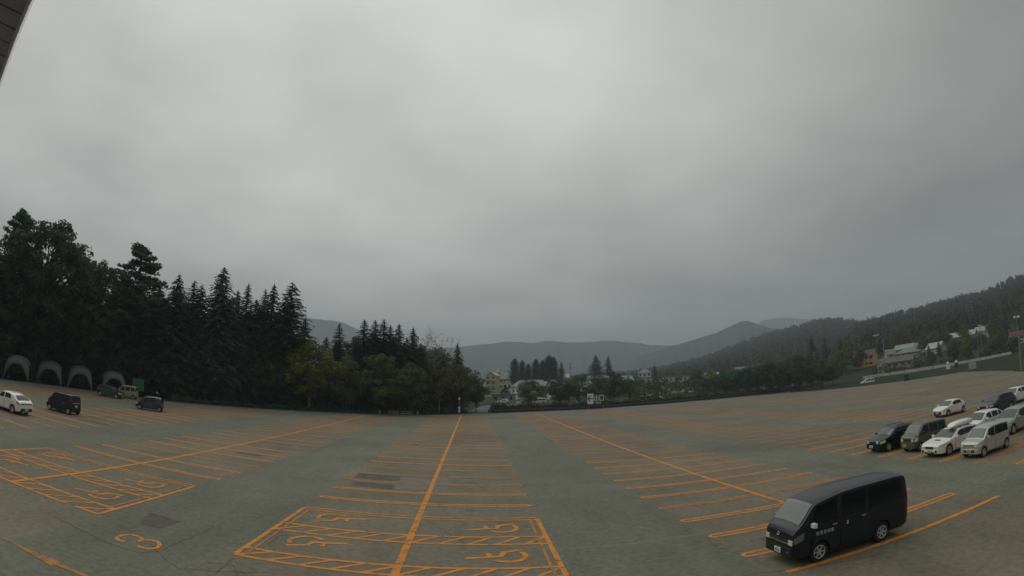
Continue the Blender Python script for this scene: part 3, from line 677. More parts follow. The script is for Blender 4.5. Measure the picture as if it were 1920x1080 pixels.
# emblem ring on the bonnet
mb = MB()
for (rx, rz_) in ((.075, .052), (.028, .052)):
    pts = [(-0.028, rx * math.cos(a), 1.0 + rz_ * math.sin(a)) for a in np.linspace(0, 2 * math.pi, 17)]; mb.tube(pts, .009, 5)
mb.build('emblem', M['chrome'], vt, loc=ox)
# white lettering under the front windows, both sides, and the small emblem farther back
for sg in (-1, 1):
    mb = MB()
    for k in range(5):
        x0 = .80 + k * .145
        y = S.side(x0, .66, sg, .012, 2, 3)[1]; z = 0.93
        def st(a, b, c, d): mb.box(x0 + a, x0 + b, min(y, y + sg * .004), max(y, y + sg * .004), z + c, z + d)
        st(0, .10, .085, .10); st(0, .10, .045, .058); st(0, .10, 0, .013)
        if k in (0, 3): st(0, .014, 0, .1); st(.086, .10, 0, .1)
        else: st(.043, .057, -.01, .11)
        if k in (2, 4): st(.01, .022, .05, .1)
    mb.build('lettering', M['white_ink'], vt, loc=ox)
    mb = MB(); x0 = 2.02; y = S.side(x0, .7, sg, .012, 2, 3)[1]
    for c in (1.02, 1.09): mb.box(x0, x0 + .055, min(y, y + sg * .006), max(y, y + sg * .006), c, c + .05)
    mb.build('door_badge', M['white_ink'], vt, loc=ox)

def spec(base, **k): d = dict(base); d.update(k); return d
KEI_FRONT = lambda lamp, gr: [('grille', gr, -.42, .42, .66, .80), ('headlight', lamp, .40, .60, .64, .82), ('headlight', lamp, -.60, -.40, .64, .82), ('lower_grille', 'plastic', -.40, .40, .34, .47)]
V_KEI = dict(L=3.395, W=1.475, paint='silver_paint', r=.285, wheels=(.56, 3.02), sill=.22, tumble=.14, plan=(.86, .93, .4, .25),
    top=[(0, .78), (.04, .88), (.12, .93), (.55, 1.02), (1.02, 1.50), (1.18, 1.58), (1.6, 1.65), (2.4, 1.66), (3.1, 1.62), (3.28, 1.50), (3.37, 1.05), (3.395, .85)], belt=[(0, .82), (.6, .94), (3.4, 1.0)],
    windshield=[(.60, 1.05)], rear_window=[(3.17, 3.335)], windows=[(.86, 1.68, 1.67, 1.10), (1.74, 2.62, 2.60, 1.74), (2.64, 3.14, 3.06, 2.63)], doors=[(.84, 1.68), (1.76, 2.62)], mirror=(.84, .06),
    head=(.03, .30, .3, .95, .03), tail=(3.22, 3.36, .1, .95, 2), front=KEI_FRONT('lamp', 'chrome') + [('bumper', 'chrome', -.52, .52, .50, .53)], plates=[(False, .41, 0, 'plate_y', .03)], back=[('bumper', 'silver_paint', -.6, .6, .33, .52)])
G_R = None
vehicle('parked_car', 'silver box shaped small wagon with a chrome grille and yellow plate', 'car', V_KEI, (27.12, 19.42), 0)
V_WAGON = dict(L=4.74, W=1.79, paint='cream_paint', r=.335, wheels=(.93, 3.60), sill=.21, tumble=.38, plan=(.74, .86, .7, .45),
    top=[(0, .66), (.05, .74), (.2, .80), (1.18, .98), (1.95, 1.38), (2.2, 1.45), (2.8, 1.48), (3.7, 1.43), (4.15, 1.30), (4.55, .98), (4.70, .90), (4.74, .78)], belt=[(0, .70), (1.1, .92), (4.7, 1.0)],
    windshield=[(1.24, 1.98)], rear_window=[(4.12, 4.53)], windows=[(1.62, 2.58, 2.57, 1.95), (2.60, 3.49, 3.48, 2.59), (3.51, 4.20, 3.98, 3.50)], doors=[(1.5, 2.58), (2.64, 3.48)], mirror=(1.56, .06),
    head=(.05, .55, .5, .92, .08), tail=(4.45, 4.70, .35, .95, 2), front=[('grille', 'plastic', -.33, .33, .53, .68), ('lower_grille', 'plastic', -.42, .42, .27, .36), ('headlight', 'lamp', .38, .60, .58, .68), ('headlight', 'lamp', -.60, -.38, .58, .68), ('fog_lamp_bay', 'plastic', .46, .62, .30, .46), ('fog_lamp_bay', 'plastic', -.62, -.46, .30, .46)],
    plates=[(False, .42, 0, 'plate_w', .04)], back=[('bumper', 'cream_paint', -.68, .68, .36, .6)])
vt, S, ox = vehicle('parked_car', 'white estate car carrying a long white roof box beside the silver wagon', 'car', V_WAGON, (27.55, 22.35), 0)
mb = MB(); vs = []; fs = []; n = 14          # roof box: a tapered rounded shell
prof = [(0, .10, .02), (.06, .26, .12), (.3, .36, .24), (.9, .40, .31), (1.6, .40, .33), (1.95, .37, .30), (2.08, .28, .2), (2.1, .2, .1)]
for (x, w, h) in prof:
    for i in range(n):
        a = 2 * math.pi * i / n; ca, sa = math.cos(a), math.sin(a)
        vs.append((x, w * math.copysign(abs(ca) ** .55, ca), h * .42 + h * .55 * math.copysign(abs(sa) ** .6, sa)))
for k in range(len(prof) - 1):
    for i in range(n): fs.append((k * n + i, k * n + (i + 1) % n, (k + 1) * n + (i + 1) % n, (k + 1) * n + i))
fs += [tuple(range(n))[::-1], tuple(range((len(prof) - 1) * n, len(prof) * n))]
mb.add([(x + 1.75, y - .22, z + 1.50) for x, y, z in vs], fs); rb = mb.build('roof_box', M['white_paint'], vt, 50, loc=ox)
mb = MB(); mb.box(2.35, 2.42, -.62, .62, 1.46, 1.52); mb.build('roof_bar', M['plastic'], vt, loc=ox); mb = MB(); mb.box(3.2, 3.27, -.62, .62, 1.45, 1.52); mb.build('roof_bar', M['plastic'], vt, loc=ox)
S.top_patch(.74, .86, -.32, .32, .03).build('bonnet_scoop', M['plastic'], vt, loc=ox)
V_OLIVE = spec(V_KEI, paint='olive_paint', H=1.8, tumble=.10, wheels=(.62, 2.92), top=[(0, .90), (.04, 1.0), (.1, 1.05), (.34, 1.12), (.80, 1.64), (.95, 1.74), (1.3, 1.80), (2.8, 1.80), (3.2, 1.77), (3.33, 1.65), (3.38, 1.15), (3.395, .9)], belt=[(0, .9), (.4, 1.05), (3.4, 1.06)],
    windshield=[(.39, .83)], rear_window=[(3.29, 3.365)], windows=[(.62, 1.42, 1.40, .90), (1.54, 2.34, 2.32, 1.54), (2.44, 3.16, 3.1, 2.44)], doors=[(.60, 1.46), (1.54, 2.4)], mirror=(.62, .08), glass='glass_tint', handle='plastic', mirror_mat='plastic',
    front=[('grille', 'plastic', -.34, .34, .74, .83), ('headlight', 'lamp', .38, .58, .70, .86), ('headlight', 'lamp', -.58, -.38, .70, .86), ('bumper', 'olive_paint', -.62, .62, .34, .58), ('fog_lamp', 'lamp', .44, .52, .42, .49), ('fog_lamp', 'lamp', -.52, -.44, .42, .49)], plates=[(False, .45, -.25 + .5, 'plate_y', .045)], back=[('bumper', 'plastic', -.6, .6, .33, .52)])
vehicle('parked_car', 'olive green box shaped kei van with a yellow plate between two cars', 'van', V_OLIVE, (28.0, 25.35), 0)
V_COMP = dict(L=4.05, W=1.69, paint='black_paint', r=.32, wheels=(.80, 3.36), sill=.22, tumble=.26, plan=(.76, .90, .6, .35),
    top=[(0, .74), (.05, .84), (.18, .90), (.95, 1.06), (1.58, 1.48), (1.8, 1.56), (2.4, 1.60), (3.4, 1.57), (3.72, 1.45), (3.98, 1.02), (4.05, .82)], belt=[(0, .78), (1, .98), (4.0, 1.05)],
    windshield=[(1.0, 1.62)], rear_window=[(3.70, 3.96)], windows=[(1.34, 2.1, 2.08, 1.62), (2.2, 2.98, 2.94, 2.21), (3.07, 3.66, 3.5, 3.06)], doors=[(1.25, 2.14), (2.2, 3.02)], mirror=(1.28, .06),
    head=(.05, .45, .35, .98, .05), tail=(3.82, 4.0, .2, .95, 2), front=[('grille', 'plastic', -.30, .30, .58, .76), ('headlight', 'lamp', .36, .58, .62, .80), ('headlight', 'lamp', -.58, -.36, .62, .80), ('fog_lamp', 'lamp', .10, .20, .62, .72), ('fog_lamp', 'lamp', -.20, -.10, .62, .72)], plates=[(False, .42, .15, 'plate_w', .03)], back=[('bumper', 'black_paint', -.66, .66, .34, .56)])
vt, S, ox = vehicle('parked_car', 'black compact car with roof rails and round lamps in its grille', 'car', V_COMP, (27.55, 27.95), 0)
for sg in (-1, 1):
    mb = MB(); mb.tube([(1.85, sg * .50, 1.58), (1.95, sg * .50, 1.63), (3.4, sg * .50, 1.62), (3.5, sg * .50, 1.56)], .018, 6); mb.build('roof_rail', M['plastic'], vt, loc=ox)
V_GREY = spec(V_WAGON, paint='grey_paint', tumble=.30, top=[(0, .72), (.05, .82), (.2, .88), (1.1, 1.04), (1.85, 1.52), (2.1, 1.60), (2.8, 1.64), (3.9, 1.60), (4.3, 1.46), (4.62, 1.05), (4.74, .85)], rear_window=[(4.28, 4.6)], windshield=[(1.16, 1.88)])
vehicle('parked_car', 'grey estate car parked nose first behind the silver wagon', 'car', V_GREY, (34.1, 21.75), 0)
V_WHITE2 = spec(V_WAGON, paint='white_paint', L=4.4, wheels=(.88, 3.45), top=[(0, .66), (.05, .74), (.2, .80), (1.05, .98), (1.8, 1.42), (2.1, 1.50), (2.8, 1.52), (3.5, 1.47), (3.95, 1.28), (4.28, .98), (4.4, .8)], windshield=[(1.1, 1.84)], rear_window=[(3.9, 4.25)], windows=[(1.5, 2.4, 2.36, 1.86), (2.5, 3.3, 3.24, 2.5), (3.38, 3.85, 3.7, 3.37)], tail=(4.12, 4.36, .35, .95, 2), doors=[(1.42, 2.43), (2.49, 3.3)])
vehicle('parked_car', 'white car mostly hidden behind the estate car with the roof box', 'car', V_WHITE2, (34.0, 24.7), 0)
V_HATCH = dict(L=3.94, W=1.695, paint='white_paint', r=.31, wheels=(.80, 3.35), sill=.21, tumble=.36, plan=(.72, .82, .7, .45),
    top=[(0, .64), (.05, .72), (.2, .80), (.92, .97), (1.72, 1.38), (1.95, 1.46), (2.4, 1.50), (2.95, 1.45), (3.4, 1.28), (3.72, 1.0), (3.9, .90), (3.94, .75)], belt=[(0, .7), (.9, .92), (3.0, 1.0), (3.9, 1.02)],
    windshield=[(.98, 1.75)], rear_window=[(3.3, 3.7)], windows=[(1.38, 2.24, 2.23, 1.72), (2.26, 3.08, 2.90, 2.25)], doors=[(1.28, 2.24), (2.3, 3.0)], mirror=(1.34, .05),
    head=(.06, .55, .45, .92, .1), tail=(3.6, 3.88, .4, .95, 2), front=[('grille', 'plastic', -.52, .52, .27, .56), ('headlight', 'lamp', .36, .56, .60, .70), ('headlight', 'lamp', -.56, -.36, .60, .70)], plates=[(False, .44, 0, 'plate_w', .04)], back=[('bumper', 'white_paint', -.62, .62, .36, .6)])
vehicle('parked_car', 'small white hatchback with a black grille standing on its own', 'car', V_HATCH, (43.95, 36.1), 0)
V_SUV = dict(L=4.6, W=1.84, paint='dark_paint', r=.36, wheels=(.92, 3.60), sill=.28, tumble=.30, plan=(.78, .9, .6, .35),
    top=[(0, .88), (.05, .98), (.2, 1.04), (1.15, 1.14), (1.78, 1.58), (2.0, 1.66), (2.6, 1.70), (3.8, 1.66), (4.2, 1.50), (4.5, 1.1), (4.6, .9)], belt=[(0, .92), (1.2, 1.08), (4.5, 1.14)],
    windshield=[(1.2, 1.82)], rear_window=[(4.18, 4.47)], windows=[(1.55, 2.44, 2.43, 1.84), (2.46, 3.36, 3.35, 2.45), (3.38, 4.12, 3.95, 3.37)], doors=[(1.45, 2.44), (2.5, 3.36)], mirror=(1.5, .06),
    head=(.05, .42, .45, .98, .05), tail=(4.35, 4.56, .3, .95, 2), front=[('grille', 'plastic', -.36, .36, .62, .86), ('headlight', 'lamp', .40, .62, .72, .88), ('headlight', 'lamp', -.62, -.40, .72, .88)], plates=[(False, .5, 0, 'plate_w', .04)], back=[('bumper', 'dark_paint', -.72, .72, .4, .66)])
vehicle('parked_car', 'dark sport utility car with white headlights beside the small white hatchback', 'car', V_SUV, (43.75, 29.95), 0)
vehicle('parked_car', 'white car parked just behind the dark sport utility car', 'car', spec(V_WHITE2, paint='white_paint'), (50.2, 31.9), 0)
V_MINI = spec(V_KEI, L=4.69, W=1.695, paint='white_paint', r=.32, wheels=(.9, 3.75), top=[(0, .82), (.05, .95), (.2, 1.0), (.8, 1.12), (1.6, 1.72), (1.9, 1.82), (3.0, 1.86), (4.3, 1.82), (4.55, 1.6), (4.66, 1.1), (4.69, .9)], belt=[(0, .9), (.9, 1.08), (4.7, 1.12)], windshield=[(.86, 1.6)], rear_window=[(4.42, 4.62)], windows=[(1.3, 2.1, 2.06, 1.62), (2.22, 3.2, 3.16, 2.22), (3.3, 4.4, 4.3, 3.3)], doors=[(1.2, 2.14), (2.2, 3.25)], mirror=(1.25, .06), tail=(4.5, 4.66, 0, 1.0, 3), plates=[(False, .45, 0, 'plate_w', .03)])
vehicle('parked_car', 'white minivan standing alone at the far corner of the lot', 'van', V_MINI, (121.5, 134.8), R(-20))
# --- cars on the left, tails towards the middle of the lot
V_WSUV = dict(L=4.33, W=1.79, paint='cream_paint', r=.335, wheels=(.85, 3.46), sill=.24, tumble=.36, plan=(.76, .86, .6, .5),
    top=[(0, .78), (.05, .88), (.2, .95), (1.05, 1.06), (1.75, 1.48), (2.0, 1.56), (2.5, 1.60), (3.1, 1.55), (3.6, 1.40), (4.0, 1.10), (4.2, 1.02), (4.30, .9), (4.33, .75)], belt=[(0, .8), (1, 1.0), (3.0, 1.06), (4.2, 1.08)],
    windshield=[(1.1, 1.78)], rear_window=[(3.5, 3.99)], windows=[(1.48, 2.3, 2.26, 1.8), (2.4, 3.3, 3.05, 2.4)], doors=[(1.4, 2.36), (2.42, 3.2)], mirror=(1.45, .06),
    head=(.05, .5, .5, .95, .05), tail=(3.98, 4.28, .66, .95, 2), front=[('grille', 'plastic', -.4, .4, .5, .72)], plates=[(True, .44, 0, 'plate_w', .05)],
    back=[('tail_light', 'tail', -.66, .66, .84, .92), ('bumper', 'plastic', -.66, .66, .30, .54), ('skid_plate', 'alloy', -.4, .4, .26, .32)])
vehicle('parked_car', 'white sport utility car with a dark red lamp bar across its tail', 'car', V_WSUV, (-36.35, 31.35), 0)
V_BKEI = spec(V_KEI, paint='black_paint', wheels=(.5, 3.0), tumble=.08, top=[(0, .85), (.04, .95), (.12, 1.0), (.45, 1.08), (.98, 1.64), (1.15, 1.74), (1.6, 1.79), (2.8, 1.79), (3.2, 1.76), (3.32, 1.66), (3.375, 1.15), (3.395, .9)], belt=[(0, .88), (.5, 1.02), (3.4, 1.05)], windshield=[(.5, 1.0)], rear_window=[(3.29, 3.365)], windows=[(.82, 1.6, 1.58, 1.12), (1.72, 2.5, 2.48, 1.73), (2.6, 3.2, 3.14, 2.6)], handle='chrome', plates=[(True, .78, 0, 'plate_w', .045)], tail=(3.2, 3.37, .2, .9, 3),
    back=[('tail_garnish', 'chrome', -.56, .56, 1.02, 1.07), ('bumper', 'black_paint', -.64, .64, .3, .56), ('reflector', 'white_ink', .40, .52, .34, .39)])
vehicle('parked_car', 'black box shaped kei car with a chrome strip under its rear window', 'car', V_BKEI, (-36.5, 38.35), R(1))
V_DKEI = spec(V_KEI, paint='navy_paint', plates=[(True, .42, .0, 'plate_y', .03)], back=[('bumper', 'navy_paint', -.62, .62, .3, .52), ('tail_light', 'lamp', -.62, -.52, .74, .92)], windows=[(.86, 1.64, 1.62, 1.10), (1.76, 2.58, 2.52, 1.78)], roof_paint='grey_paint', roof=(1.25, 3.1))
vehicle('parked_car', 'dark blue kei car with a paler roof parked near the tents', 'car', V_DKEI, (-38.0, 55.5), R(24))
V_TAN = spec(V_BKEI, paint='tan_paint', roof_paint='white_paint', roof=(.95, 3.25), handle='tan_paint', back=[('bumper', 'tan_paint', -.62, .62, .3, .52)], plates=[(True, .6, 0, 'plate_y', .03)])
vehicle('parked_car', 'beige kei van with a white roof in front of the green board', 'van', V_TAN, (-49.3, 65.6), R(18))
V_DHATCH = spec(V_COMP, paint='dark_paint', L=3.9)
vehicle('parked_car', 'charcoal hatchback parked close to the beige kei van by the last tent', 'car', V_DHATCH, (-49.35, 61.9), R(196))

# ---------------------------------------------------------------- dome tents
M['tent'] = mat('silver_green_tent_fabric', (0.088, 0.108, 0.10), 0.5, noise=(1.5, 0.12), spec=0.5)
M['tent_dark'] = mat('dark_tent_lining', (0.03, 0.038, 0.036), 0.7)
M['tent_purple'] = mat('mauve_tent_fabric', (0.095, 0.085, 0.10), 0.5, noise=(1.5, 0.1))
def tent(label, loc, rz, roof_m, Rr=2.15, Hh=3.35):
    t = thing('dome_tent', label, 'tent', (loc[0], loc[1], 0.0), rz, None)
    nphi, nt = 64, 9
    def rim(phi):
        c = abs(math.cos(2 * phi))            # 1 in the middle of a side, 0 at a foot
        zr = 2.2 * (1 - (1 - c) ** 2.2) if c > 0 else 0
        k = max(abs(math.cos(phi)), abs(math.sin(phi))); r = Rr * (1 / k) ** .72 * (.80 + .20 * (1 - c))
        return r, zr
    def surf(i, j, off=0.0, a=0.0, b=1.0):
        phi = 2 * math.pi * i / nphi; r, zr = rim(phi); s = a + (b - a) * j / nt
        ang = s * math.pi / 2; rr = (r + off) * math.sin(ang) ** .9; z = zr + (Hh + off - zr) * math.cos(ang) ** .85 if s < 1 else zr
        return (rr * math.cos(phi), rr * math.sin(phi), z)
    for nm, m, off, a, b in (('canopy', roof_m, 0.0, 0.0, .93), ('lining', 'tent_dark', -.05, 0.02, .93), ('edge_band', 'tent', .015, .90, 1.0)):
        mb = MB(); vs = [surf(i, j, off, a, b) for j in range(nt + 1) for i in range(nphi)]
        mb.add(vs, [(j * nphi + i, (j + 1) * nphi + i, (j + 1) * nphi + (i + 1) % nphi, j * nphi + (i + 1) % nphi) for j in range(nt) for i in range(nphi)])
        mb.build(nm, M[m], t, 60)
    for k in range(4):
        phi = math.pi / 4 + k * math.pi / 2; r, _ = rim(phi); mb = MB(); x, y = r * math.cos(phi), r * math.sin(phi)
        mb.box(x - .2, x + .2, y - .2, y + .2, 0.0, .10); mb.build('foot_weight', M['concrete'] if k % 2 else M['plastic'], t)
    return t
tent('dome tent with a pale grey crown, the one beside the tent with a mauve crown', (-62.2, 55.0), R(38), 'tent')
tent('dome tent with a mauve crown between two pale dome tents', (-60.6, 60.4), R(40), 'tent_purple')
tent('dome tent with a grey crown and a red mat at its foot', (-58.4, 65.0), R(44), 'tent')
tent('dome tent with a grey crown behind the charcoal hatchback', (-55.0, 69.3), R(47), 'tent')
tent('dark green dome tent at the end of the row of tents', (-64.0, 50.2), R(35), 'tent_dark')
# green notice board on posts, a small lamp on a post beside it
t = thing('notice_board', 'green notice board on two posts behind the beige kei van', 'board', (-51.9, 72.2, -.06), R(36))
mb = MB(); mb.box(-.95, .95, -.03, .03, .9, 2.62); mb.build('panel', mat('green_board', (0.02, 0.15, 0.07), 0.5), t)
mb = MB(); mb.box(-1.0, 1.0, -.05, .05, 2.62, 2.68); mb.build('top_rail', M['concrete'], t)
for x in (-.8, .8): mb = MB(); mb.bar((x, .06, 0), (x, .06, 2.62), .035, 8); mb.build('post', M['plastic'], t)
t = thing('marker_post', 'short post with a round white reflector near the green notice board', 'post', (-48.2, 72.4, -.06), 0)
mb = MB(); mb.bar((0, 0, 0), (0, 0, 1.1), .04, 8); mb.build('post', M['plastic'], t); mb = MB(); mb.lathe([(0, -.06), (.17, -.05), (.17, .0)], 14, 'y', c=(0, 0, 1.1)); mb.build('reflector', M['white_ink'], t, 40)
mb = MB(); mb.box(-1.1, 1.1, -.5, .5, 0.0, .05); o = mb.build('floor_mat', mat('red_mat', (0.16, 0.04, 0.035), .9), None, loc=(-56.6, 63.6, .006), rz=R(44)); tag(o, 'flat red mat on the ground in front of a grey dome tent', 'mat')

# ---------------------------------------------------------------- trees
def tri_quads(V, C, U, Wd):
    """append quads: centre C, half vectors U and Wd (arrays n,3)"""
    V.append(np.stack([C - U - Wd, C + U - Wd, C + U + Wd, C - U + Wd], 1).reshape(-1, 3))
def unit(v): return v / np.maximum(1e-9, np.linalg.norm(v, axis=-1, keepdims=True))
def trunk_mesh(name, h, r, mat_, lean=0.0, n=7, limbs=(), seed=0):
    g = np.random.default_rng(seed); mb = MB(); pts = []; k = 6
    for i in range(k + 1):
        t = i / k; pts.append((lean * t * h + g.normal(0, .04) * h * .1 * t, g.normal(0, .04) * h * .1 * t, t * h - (.4 if i == 0 else 0)))
    rad = [r * (1.25 if i == 0 else 1) * (1 - .85 * i / k) + .015 for i in range(k + 1)]; mb.tube(pts, rad, n)
    for (a, b, r0) in limbs: mb.tube([a, ((a[0] + b[0]) / 2, (a[1] + b[1]) / 2, (a[2] + b[2]) / 2 - .05 * h * .1), b], [r0, r0 * .7, r0 * .3], 5)
    return mb.mesh(name, mat_, 60)
def conifer_meshes(h, rb, seed, base=0.1, whorl=0.40, up=0.15, droop=0.35, jag=1.0, m='spruce', shape=1.0):
    """tapered spire: whorls of drooping, jagged sprays"""
    g = np.random.default_rng(seed); V = []; z = base * h
    while z < h - .15:
        f = (z / h - base) / (1 - base); rad = rb * (1 - math.exp(-(h - z) * shape / rb)) * (.7 + .3 * min(1, f / .1)) + .06
        nb = int(6 + 4 * (1 - f)); a0 = g.uniform(0, 6.28)
        for i in range(nb):
            L = rad * g.uniform(.62, 1.15)
            if g.random() < .06: continue
            a = a0 + 2 * math.pi * i / nb + g.normal(0, .18); zb = z + g.normal(0, .12)
            d = np.array([math.cos(a), math.sin(a), 0.]); sd = np.array([-d[1], d[0], 0.]); seg = max(3, int(L / .38))
            for k in range(seg):
                u = (k + .5) / seg
                c = d * (L * u) + np.array([0, 0, zb + up * L * u - droop * L * u * u + g.normal(0, .03)])
                slope = up - 2 * droop * u; dd = unit(d + np.array([0, 0, slope])); wid = (.20 + .22 * L * (1 - u) + .05) * jag
                hl = L / seg * .62
                # two side sprays and one along the branch, each a pointed leaf-like quad
                for sgn in (-1, 1):
                    e = unit(dd * .75 + sd * sgn * .8 + np.array([0, 0, -.28 + g.normal(0, .12)])); tip = c + e * (wid * g.uniform(.8, 1.5)); w = unit(np.cross(e, [0, 0, 1.]) + g.normal(0, .25, 3)) * (hl * .8)
                    V.append(np.array([c - w, c + w, (c + w * .35 + tip) / 2 + w * .3, tip]))
                w = sd * .10 * jag
                V.append(np.array([c - dd * hl - w, c - dd * hl + w, c + dd * hl * 1.2 + w * .6, c + dd * hl * 1.2 - w * .6]) + g.normal(0, .02, (4, 3)))
        z += whorl * (1 - .45 * f) * g.uniform(.8, 1.2)
    # leader
    for k in range(5):
        a = g.uniform(0, 6.28); w = np.array([math.cos(a), math.sin(a), 0]) * .10; V.append(np.array([[0, 0, h - .9] - w, [0, 0, h - .9] + w, [0, 0, h + .15] + w * .1, [0, 0, h + .15] - w * .1]))
    V = np.concatenate(V); F = np.arange(len(V)).reshape(-1, 4)
    return trunk_mesh('trunk', h * .97, max(.12, h * .013), M['bark'], seed=seed), np_mesh('crown', V, F, M[m])
def leaf_cloud(g, centres, radii, per, size, flat=.75):
    V = []
    for c, r in zip(centres, radii):
        n = int(per * (r ** 2) * .9) + 14
        d = unit(g.normal(0, 1, (n, 3))); q = r * g.uniform(.35, 1.0, (n, 1)) ** .6; P = c + d * q * np.array([1, 1, flat])
        nr = unit(d + g.normal(0, .55, (n, 3)) + np.array([0, 0, .35])); t = unit(np.cross(nr, g.normal(0, 1, (n, 3)))); b = np.cross(nr, t); s = (size * g.uniform(.6, 1.35, (n, 1)))
        V.append(np.stack([P - t * s * .9, P - b * s * .48, P + t * s * .9 , P + b * s * .48], 1).reshape(-1, 3))
    return np.concatenate(V)
def broadleaf_meshes(h, w, seed, m='leaf', base=.22, per=62, size=.24, clumps=46, trunk='bark', open_=0.0, round_=1.0, rk=1.0, shell=.3):
    g = np.random.default_rng(seed); cs = []; rs = []; limbs = []; zc = h * (base + (1 - base) * .52); hz = h * (1 - base) * .5
    for i in range(clumps):
        d = unit(g.normal(0, 1, 3)); q = g.uniform(shell, .96) ** .7
        p = np.array([d[0] * w / 2 * q, d[1] * w / 2 * q, zc + d[2] * hz * q]); f = (p[2] - (zc - hz)) / (2 * hz)
        k = (1 - .35 * max(0, f - .4) * round_) * (.75 + .25 * min(1, f / .25)); p[0] *= k; p[1] *= k
        cs.append(p); rs.append(g.uniform(.62, 1.25) * min(w, h) * .125 * rk)
        if i % 3 == 0:
            z0 = h * (base + .05) + .45 * max(0, p[2] - h * base) * g.uniform(.5, .9); limbs.append(((0, 0, z0), tuple(p), h * .009))
    V = leaf_cloud(g, cs, rs, per, size); F = np.arange(len(V)).reshape(-1, 4)
    return trunk_mesh('trunk', h * .8, h * .017, M[trunk], limbs=limbs, seed=seed), np_mesh('crown', V, F, M[m])
def pine_meshes(h, w, seed, m='pine', base=.42):
    """open crown: flat plates of needles at the ends of long limbs"""
    g = np.random.default_rng(seed); cs = []; rs = []; limbs = []
    for i in range(78):
        f = g.uniform(0, 1) ** .8; z = h * (base + (1 - base) * f); L = w / 2 * (1 - .80 * f ** 1.9) * g.uniform(.45, 1.0); a = g.uniform(0, 6.28)
        p = np.array([L * math.cos(a), L * math.sin(a), z + .12 * L]); limbs.append(((0, 0, z - .15 * L), tuple(p), h * .006))
        for q in (1.0, .66):
            cs.append(np.array([p[0] * q, p[1] * q, p[2] + .1])); rs.append(g.uniform(.6, 1.05) * w * .088)
    cs.append(np.array([0, 0, h * .975])); rs.append(w * .07)
    V = leaf_cloud(g, cs, rs, 110, .22, flat=.55); F = np.arange(len(V)).reshape(-1, 4)
    return trunk_mesh('trunk', h * .96, h * .014, M['bark'], limbs=limbs, seed=seed), np_mesh('crown', V, F, M[m])
def bare_meshes(h, w, seed):
    g = np.random.default_rng(seed); mb = MB(); tw = MB()
    def grow(p, d, L, r, lev):
        q = p + d * L; (mb if lev < 2 else tw).tube([tuple(p), tuple((p + q) / 2 + g.normal(0, .04 * L, 3)), tuple(q)], [r, r * .8, r * .62], 5 if lev < 3 else 3)
        if lev >= 6: return
        for i in range(3):
            nd = unit(d + g.normal(0, .5, 3) + np.array([0, 0, .1])); grow(q, nd, L * g.uniform(.55, .85), max(.018, r * .6), lev + 1)
    grow(np.array([0, 0, -.3]), np.array([0, 0, 1.]), h * .30, h * .012, 0)
    k = h / max(v[2] for v in tw.v)
    for b in (mb, tw): b.v = [(x * k, y * k, z * k if z > 0 else z) for x, y, z in b.v]
    return mb.mesh('trunk', M['bark_pale'], 60), tw.mesh('crown', M['bark_pale'], 60)
LIB = {}
def lib(key):
    if key in LIB: return LIB[key]
    k, i = key.split('_')[0], int(key.split('_')[1]); s = 100 + i * 17
    if k == 'spruce': r = conifer_meshes(20, [5.2, 4.8, 5.8, 5.0][i], s, base=.06, shape=[.66, .58, .80, .62][i])
    elif k == 'slim': r = conifer_meshes(20, [3.8, 3.4, 4.2][i], s + 5, base=.05, shape=[.52, .46, .58][i], up=.35, droop=.3)
    elif k == 'fir': r = conifer_meshes(20, 5.8, s + 9, base=.10, shape=.85, up=.45, droop=.42, jag=1.05, whorl=.5)
    elif k == 'pine': r = pine_meshes(20, [8.5, 9.5][i], s + 2)
    elif k == 'broad': r = broadleaf_meshes(12, [9.5, 8.5, 10.5][i], s, m='leaf_dark', clumps=90, base=.10)
    elif k == 'tall': r = broadleaf_meshes(20, [11, 9][i], s + 3, m='leaf_dark', base=.16, clumps=190, per=36, size=.32, rk=.95, round_=.45)
    elif k == 'dome': r = broadleaf_meshes(20, [15, 12][i], s + 3, m='leaf_dark', base=.2, clumps=[330, 260][i], per=30, size=.32, rk=.62, round_=0.0, shell=.62)
    elif k == 'green': r = broadleaf_meshes(10, [8.5, 7.5][i], s + 1, m='leaf', clumps=70, base=.14)
    elif k == 'yellow': r = broadleaf_meshes(10, [8.5, 7.0][i], s + 4, m='leaf_yellow', clumps=64, base=.2, trunk='bark_pale')
    elif k == 'brown': r = broadleaf_meshes(10, [8.8, 8.0][i], s + 6, m='leaf_brown', clumps=72, base=.12)
    elif k == 'poplar': r = conifer_meshes(20, [2.5, 3.0][i], s + 7, base=.03, shape=[.75, .85][i], up=.9, droop=.2, jag=1.7, whorl=.36, m='leaf_poplar')
    elif k == 'shrub': r = broadleaf_meshes(3, [3.4, 3.0, 3.8][i], s + 8, m=['leaf_dark', 'leaf', 'leaf_brown'][i], base=.03, per=120, size=.15, clumps=26)
    LIB[key] = r; return r
LIBH = dict(spruce=20, slim=20, fir=20, pine=20, broad=12, tall=20, dome=20, green=10, yellow=10, brown=10, poplar=20, shrub=3)
NAME = dict(spruce='spruce_tree', slim='spruce_tree', fir='fir_tree', pine='pine_tree', broad='broadleaf_tree', tall='broadleaf_tree', dome='broadleaf_tree', green='broadleaf_tree', yellow='broadleaf_tree', brown='broadleaf_tree', poplar='poplar_tree', shrub='shrub')
def tree(key, x, y, h, label, group=None, wide=1.0, z=None, rz=None):
    k = key.split('_')[0]; tr, cr = lib(key); s = h / LIBH[k]
    z = (gz(x, y) - .08) if z is None else z
    t = thing(NAME[k], label, 'shrub' if k == 'shrub' else 'tree', (x, y, z), random.uniform(0, 6.28) if rz is None else rz, group, (s * wide, s * wide, s))
    mesh_obj('trunk', tr, t); mesh_obj('crown', cr, t); return t
